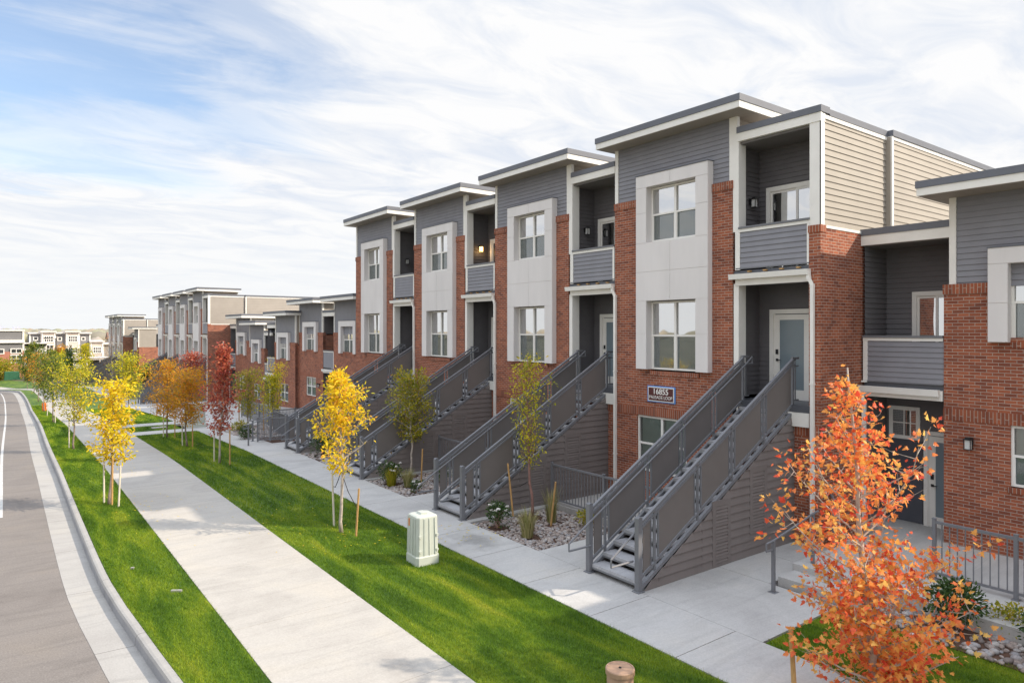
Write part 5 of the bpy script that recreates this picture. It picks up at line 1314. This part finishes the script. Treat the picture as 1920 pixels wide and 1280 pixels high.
# distant roofs and hazy woods on the horizon
b = MB(); rg = random.Random(5)
for i in range(2600):
    x = rg.uniform(-500,900); y = rg.uniform(420,1500); s = rg.uniform(2.5,6)*(1+y/1500); c = Vector((x,y,-2.9+s*.35)); k = len(b.v)
    for q in IV: b.v.append(tuple(c+Vector((q.x*s*rg.uniform(.8,1.2),q.y*s,q.z*s*rg.uniform(.5,.8)))))
    b.f += [tuple(k+j for j in f) for f in IF]; b.m += [0]*len(IF)
M['farwood'] = island_mat('far_woods', [(0,(.20,.19,.15)),(.4,(.30,.24,.17)),(.7,(.27,.27,.16)),(1,(.36,.31,.27))])
o = b.build('far_woods', M['farwood'], None, True); o['kind'] = 'stuff'
for i, (x, y, w_) in enumerate(((44,320,16),(62,335,20),(70,300,14))):
    t = thing('distant_house', ['distant house with a brown pitched roof beyond the terraces, leftmost','distant house with a brown pitched roof beyond the terraces, middle one','distant house with a brown pitched roof beyond the terraces, rightmost'][i], 'house', (x,y,-2.9))
    b = MB(); b.box(-w_/2,w_/2,0,9,0,4.2); b.build('wall', M['bgbeige'], t)
    M.setdefault('brownroof', basic('brown_shingle', (.22,.13,.10), .9, .15, 2)); b = MB(); b.prism([(-.6,4.2),(9.6,4.2),(4.5,7.2)],'x',-w_/2-.5,w_/2+.5); b.build('roof', M['brownroof'], t)

# ------------------------------------------------------------------ sky, sun, camera
EL, AZ = rad(33.8), rad(135)      # sun towards +X, -Y: behind the houses, right of the viewer
w = bpy.data.worlds.new('World'); SC.world = w; w.use_nodes = True; nt = w.node_tree; nt.nodes.clear(); L = nt.links.new
out = N(nt, 'ShaderNodeOutputWorld')
sky = N(nt, 'ShaderNodeTexSky'); sky.sky_type = 'NISHITA'; sky.sun_disc = False; sky.sun_elevation = EL; sky.sun_rotation = AZ; sky.air_density = 1.0; sky.dust_density = .6; sky.ozone_density = 1.6
bg1 = N(nt, 'ShaderNodeBackground'); bg1.inputs[1].default_value = .15; L(sky.outputs[0], bg1.inputs[0])
tc = N(nt, 'ShaderNodeTexCoord'); sp = N(nt, 'ShaderNodeSeparateXYZ'); L(tc.outputs['Generated'], sp.inputs[0])
zc = N(nt, 'ShaderNodeMath', operation='MAXIMUM'); zc.inputs[1].default_value = 0.0; L(sp.outputs[2], zc.inputs[0])
za = N(nt, 'ShaderNodeMath', operation='ADD'); za.inputs[1].default_value = .14; L(zc.outputs[0], za.inputs[0])
dx = N(nt, 'ShaderNodeMath', operation='DIVIDE'); L(sp.outputs[0], dx.inputs[0]); L(za.outputs[0], dx.inputs[1])
dy = N(nt, 'ShaderNodeMath', operation='DIVIDE'); L(sp.outputs[1], dy.inputs[0]); L(za.outputs[0], dy.inputs[1])
cb = N(nt, 'ShaderNodeCombineXYZ'); L(dx.outputs[0], cb.inputs[0]); L(dy.outputs[0], cb.inputs[1])
mp = N(nt, 'ShaderNodeMapping'); mp.inputs['Rotation'].default_value = (0,0,rad(38)); mp.inputs['Scale'].default_value = (.55,1.5,1); mp.inputs['Location'].default_value = (2.3,.9,0); L(cb.outputs[0], mp.inputs[0])
n1 = N(nt, 'ShaderNodeTexNoise'); setin(n1, Scale=1.15, Detail=9.0, Roughness=.62, Distortion=.55); L(mp.outputs[0], n1.inputs['Vector'])
mp2 = N(nt, 'ShaderNodeMapping'); mp2.inputs['Rotation'].default_value = (0,0,rad(20)); mp2.inputs['Scale'].default_value = (.8,1.5,1); mp2.inputs['Location'].default_value = (7.1,3.2,0); L(cb.outputs[0], mp2.inputs[0])
n2 = N(nt, 'ShaderNodeTexNoise'); setin(n2, Scale=3.0, Detail=8.0, Roughness=.6, Distortion=.8); L(mp2.outputs[0], n2.inputs['Vector'])
# the cloud sheet thins out towards one part of the sky, high over the far end of the road
dot = N(nt, 'ShaderNodeVectorMath', operation='DOT_PRODUCT'); dot.inputs[1].default_value = Vector((-.10,1.0,.52)).normalized(); L(tc.outputs['Generated'], dot.inputs[0])
thin = N(nt, 'ShaderNodeMapRange', interpolation_type='SMOOTHSTEP'); thin.inputs['From Min'].default_value = .82; thin.inputs['From Max'].default_value = 1.0; thin.inputs['To Min'].default_value = .40; thin.inputs['To Max'].default_value = -.16; L(dot.outputs['Value'], thin.inputs[0])
low = N(nt, 'ShaderNodeMapRange', interpolation_type='SMOOTHSTEP'); low.inputs['From Min'].default_value = .02; low.inputs['From Max'].default_value = .28; low.inputs['To Min'].default_value = .62; low.inputs['To Max'].default_value = 0; L(sp.outputs[2], low.inputs[0])
s1 = N(nt, 'ShaderNodeMath', operation='ADD'); L(n1.outputs[0], s1.inputs[0]); L(thin.outputs[0], s1.inputs[1])
s2 = N(nt, 'ShaderNodeMath', operation='ADD'); L(s1.outputs[0], s2.inputs[0]); L(low.outputs[0], s2.inputs[1])
s3 = N(nt, 'ShaderNodeMath', operation='MULTIPLY_ADD'); s3.inputs[1].default_value = .30; L(n2.outputs[0], s3.inputs[0]); L(s2.outputs[0], s3.inputs[2])
cr = ramp(nt, [(.46,(.16,.16,.16)),(.66,(.55,.55,.55)),(.96,(1,1,1))], 'EASE'); L(s3.outputs[0], cr.inputs[0])
cc = ramp(nt, [(.36,(.78,.83,.92)),(.58,(.985,.985,.99))]); L(n2.outputs[0], cc.inputs[0])
bg2 = N(nt, 'ShaderNodeBackground'); BGS = N(nt, 'ShaderNodeMapRange', interpolation_type='SMOOTHSTEP'); BGS.inputs['From Min'].default_value = .42; BGS.inputs['From Max'].default_value = .85; BGS.inputs['To Min'].default_value = .71; BGS.inputs['To Max'].default_value = 1.55; L(sp.outputs[2], BGS.inputs[0]); L(BGS.outputs[0], bg2.inputs[1]); TM = N(nt, 'ShaderNodeMapRange', interpolation_type='SMOOTHSTEP'); TM.inputs['From Min'].default_value = .40; TM.inputs['From Max'].default_value = .75; L(sp.outputs[2], TM.inputs[0]); TX = N(nt, 'ShaderNodeMix', data_type='RGBA', blend_type='MULTIPLY'); L(TM.outputs[0], TX.inputs[0]); HM = N(nt, 'ShaderNodeMapRange', interpolation_type='SMOOTHSTEP'); HM.inputs['From Min'].default_value = .01; HM.inputs['From Max'].default_value = .22; HM.inputs['To Min'].default_value = .9; HM.inputs['To Max'].default_value = 0; L(sp.outputs[2], HM.inputs[0]); HX = N(nt, 'ShaderNodeMix', data_type='RGBA'); L(HM.outputs[0], HX.inputs[0]); L(cc.outputs[0], HX.inputs[6]); HX.inputs[7].default_value = (.94,.955,.965,1); L(HX.outputs[2], TX.inputs[6]); TX.inputs[7].default_value = (.90,.95,1.03,1); L(TX.outputs[2], bg2.inputs[0])
mx = N(nt, 'ShaderNodeMixShader'); L(cr.outputs[0], mx.inputs[0]); L(bg1.outputs[0], mx.inputs[1]); L(bg2.outputs[0], mx.inputs[2]); L(mx.outputs[0], out.inputs[0])
su = bpy.data.lights.new('sun', 'SUN'); su.energy = 4.1; su.angle = rad(.6); su.color = (1.0,.88,.72)
so = bpy.data.objects.new('sun', su); COL.objects.link(so); so.location = (60,-60,60)
sd = Vector((math.cos(EL)*math.sin(AZ), math.cos(EL)*math.cos(AZ), math.sin(EL)))
so.rotation_mode = 'QUATERNION'; so.rotation_quaternion = (-sd).to_track_quat('-Z','Y')
cam = bpy.data.cameras.new('camera'); co = bpy.data.objects.new('camera', cam); COL.objects.link(co)
cam.sensor_width = 36; cam.lens = 24.0; cam.shift_y = -20/1920; cam.clip_end = 9000; cam.clip_start = .1
co.location = (0,0,4.8); co.rotation_euler = (rad(90),0,-math.atan(963/1280)); SC.camera = co
SC.view_settings.view_transform = 'Standard'; SC.view_settings.look = 'None'; SC.view_settings.exposure = .5; SC.view_settings.gamma = 1
SC.cycles.max_bounces = 6; SC.cycles.transparent_max_bounces = 12; SC.cycles.caustics_reflective = False; SC.cycles.caustics_refractive = False
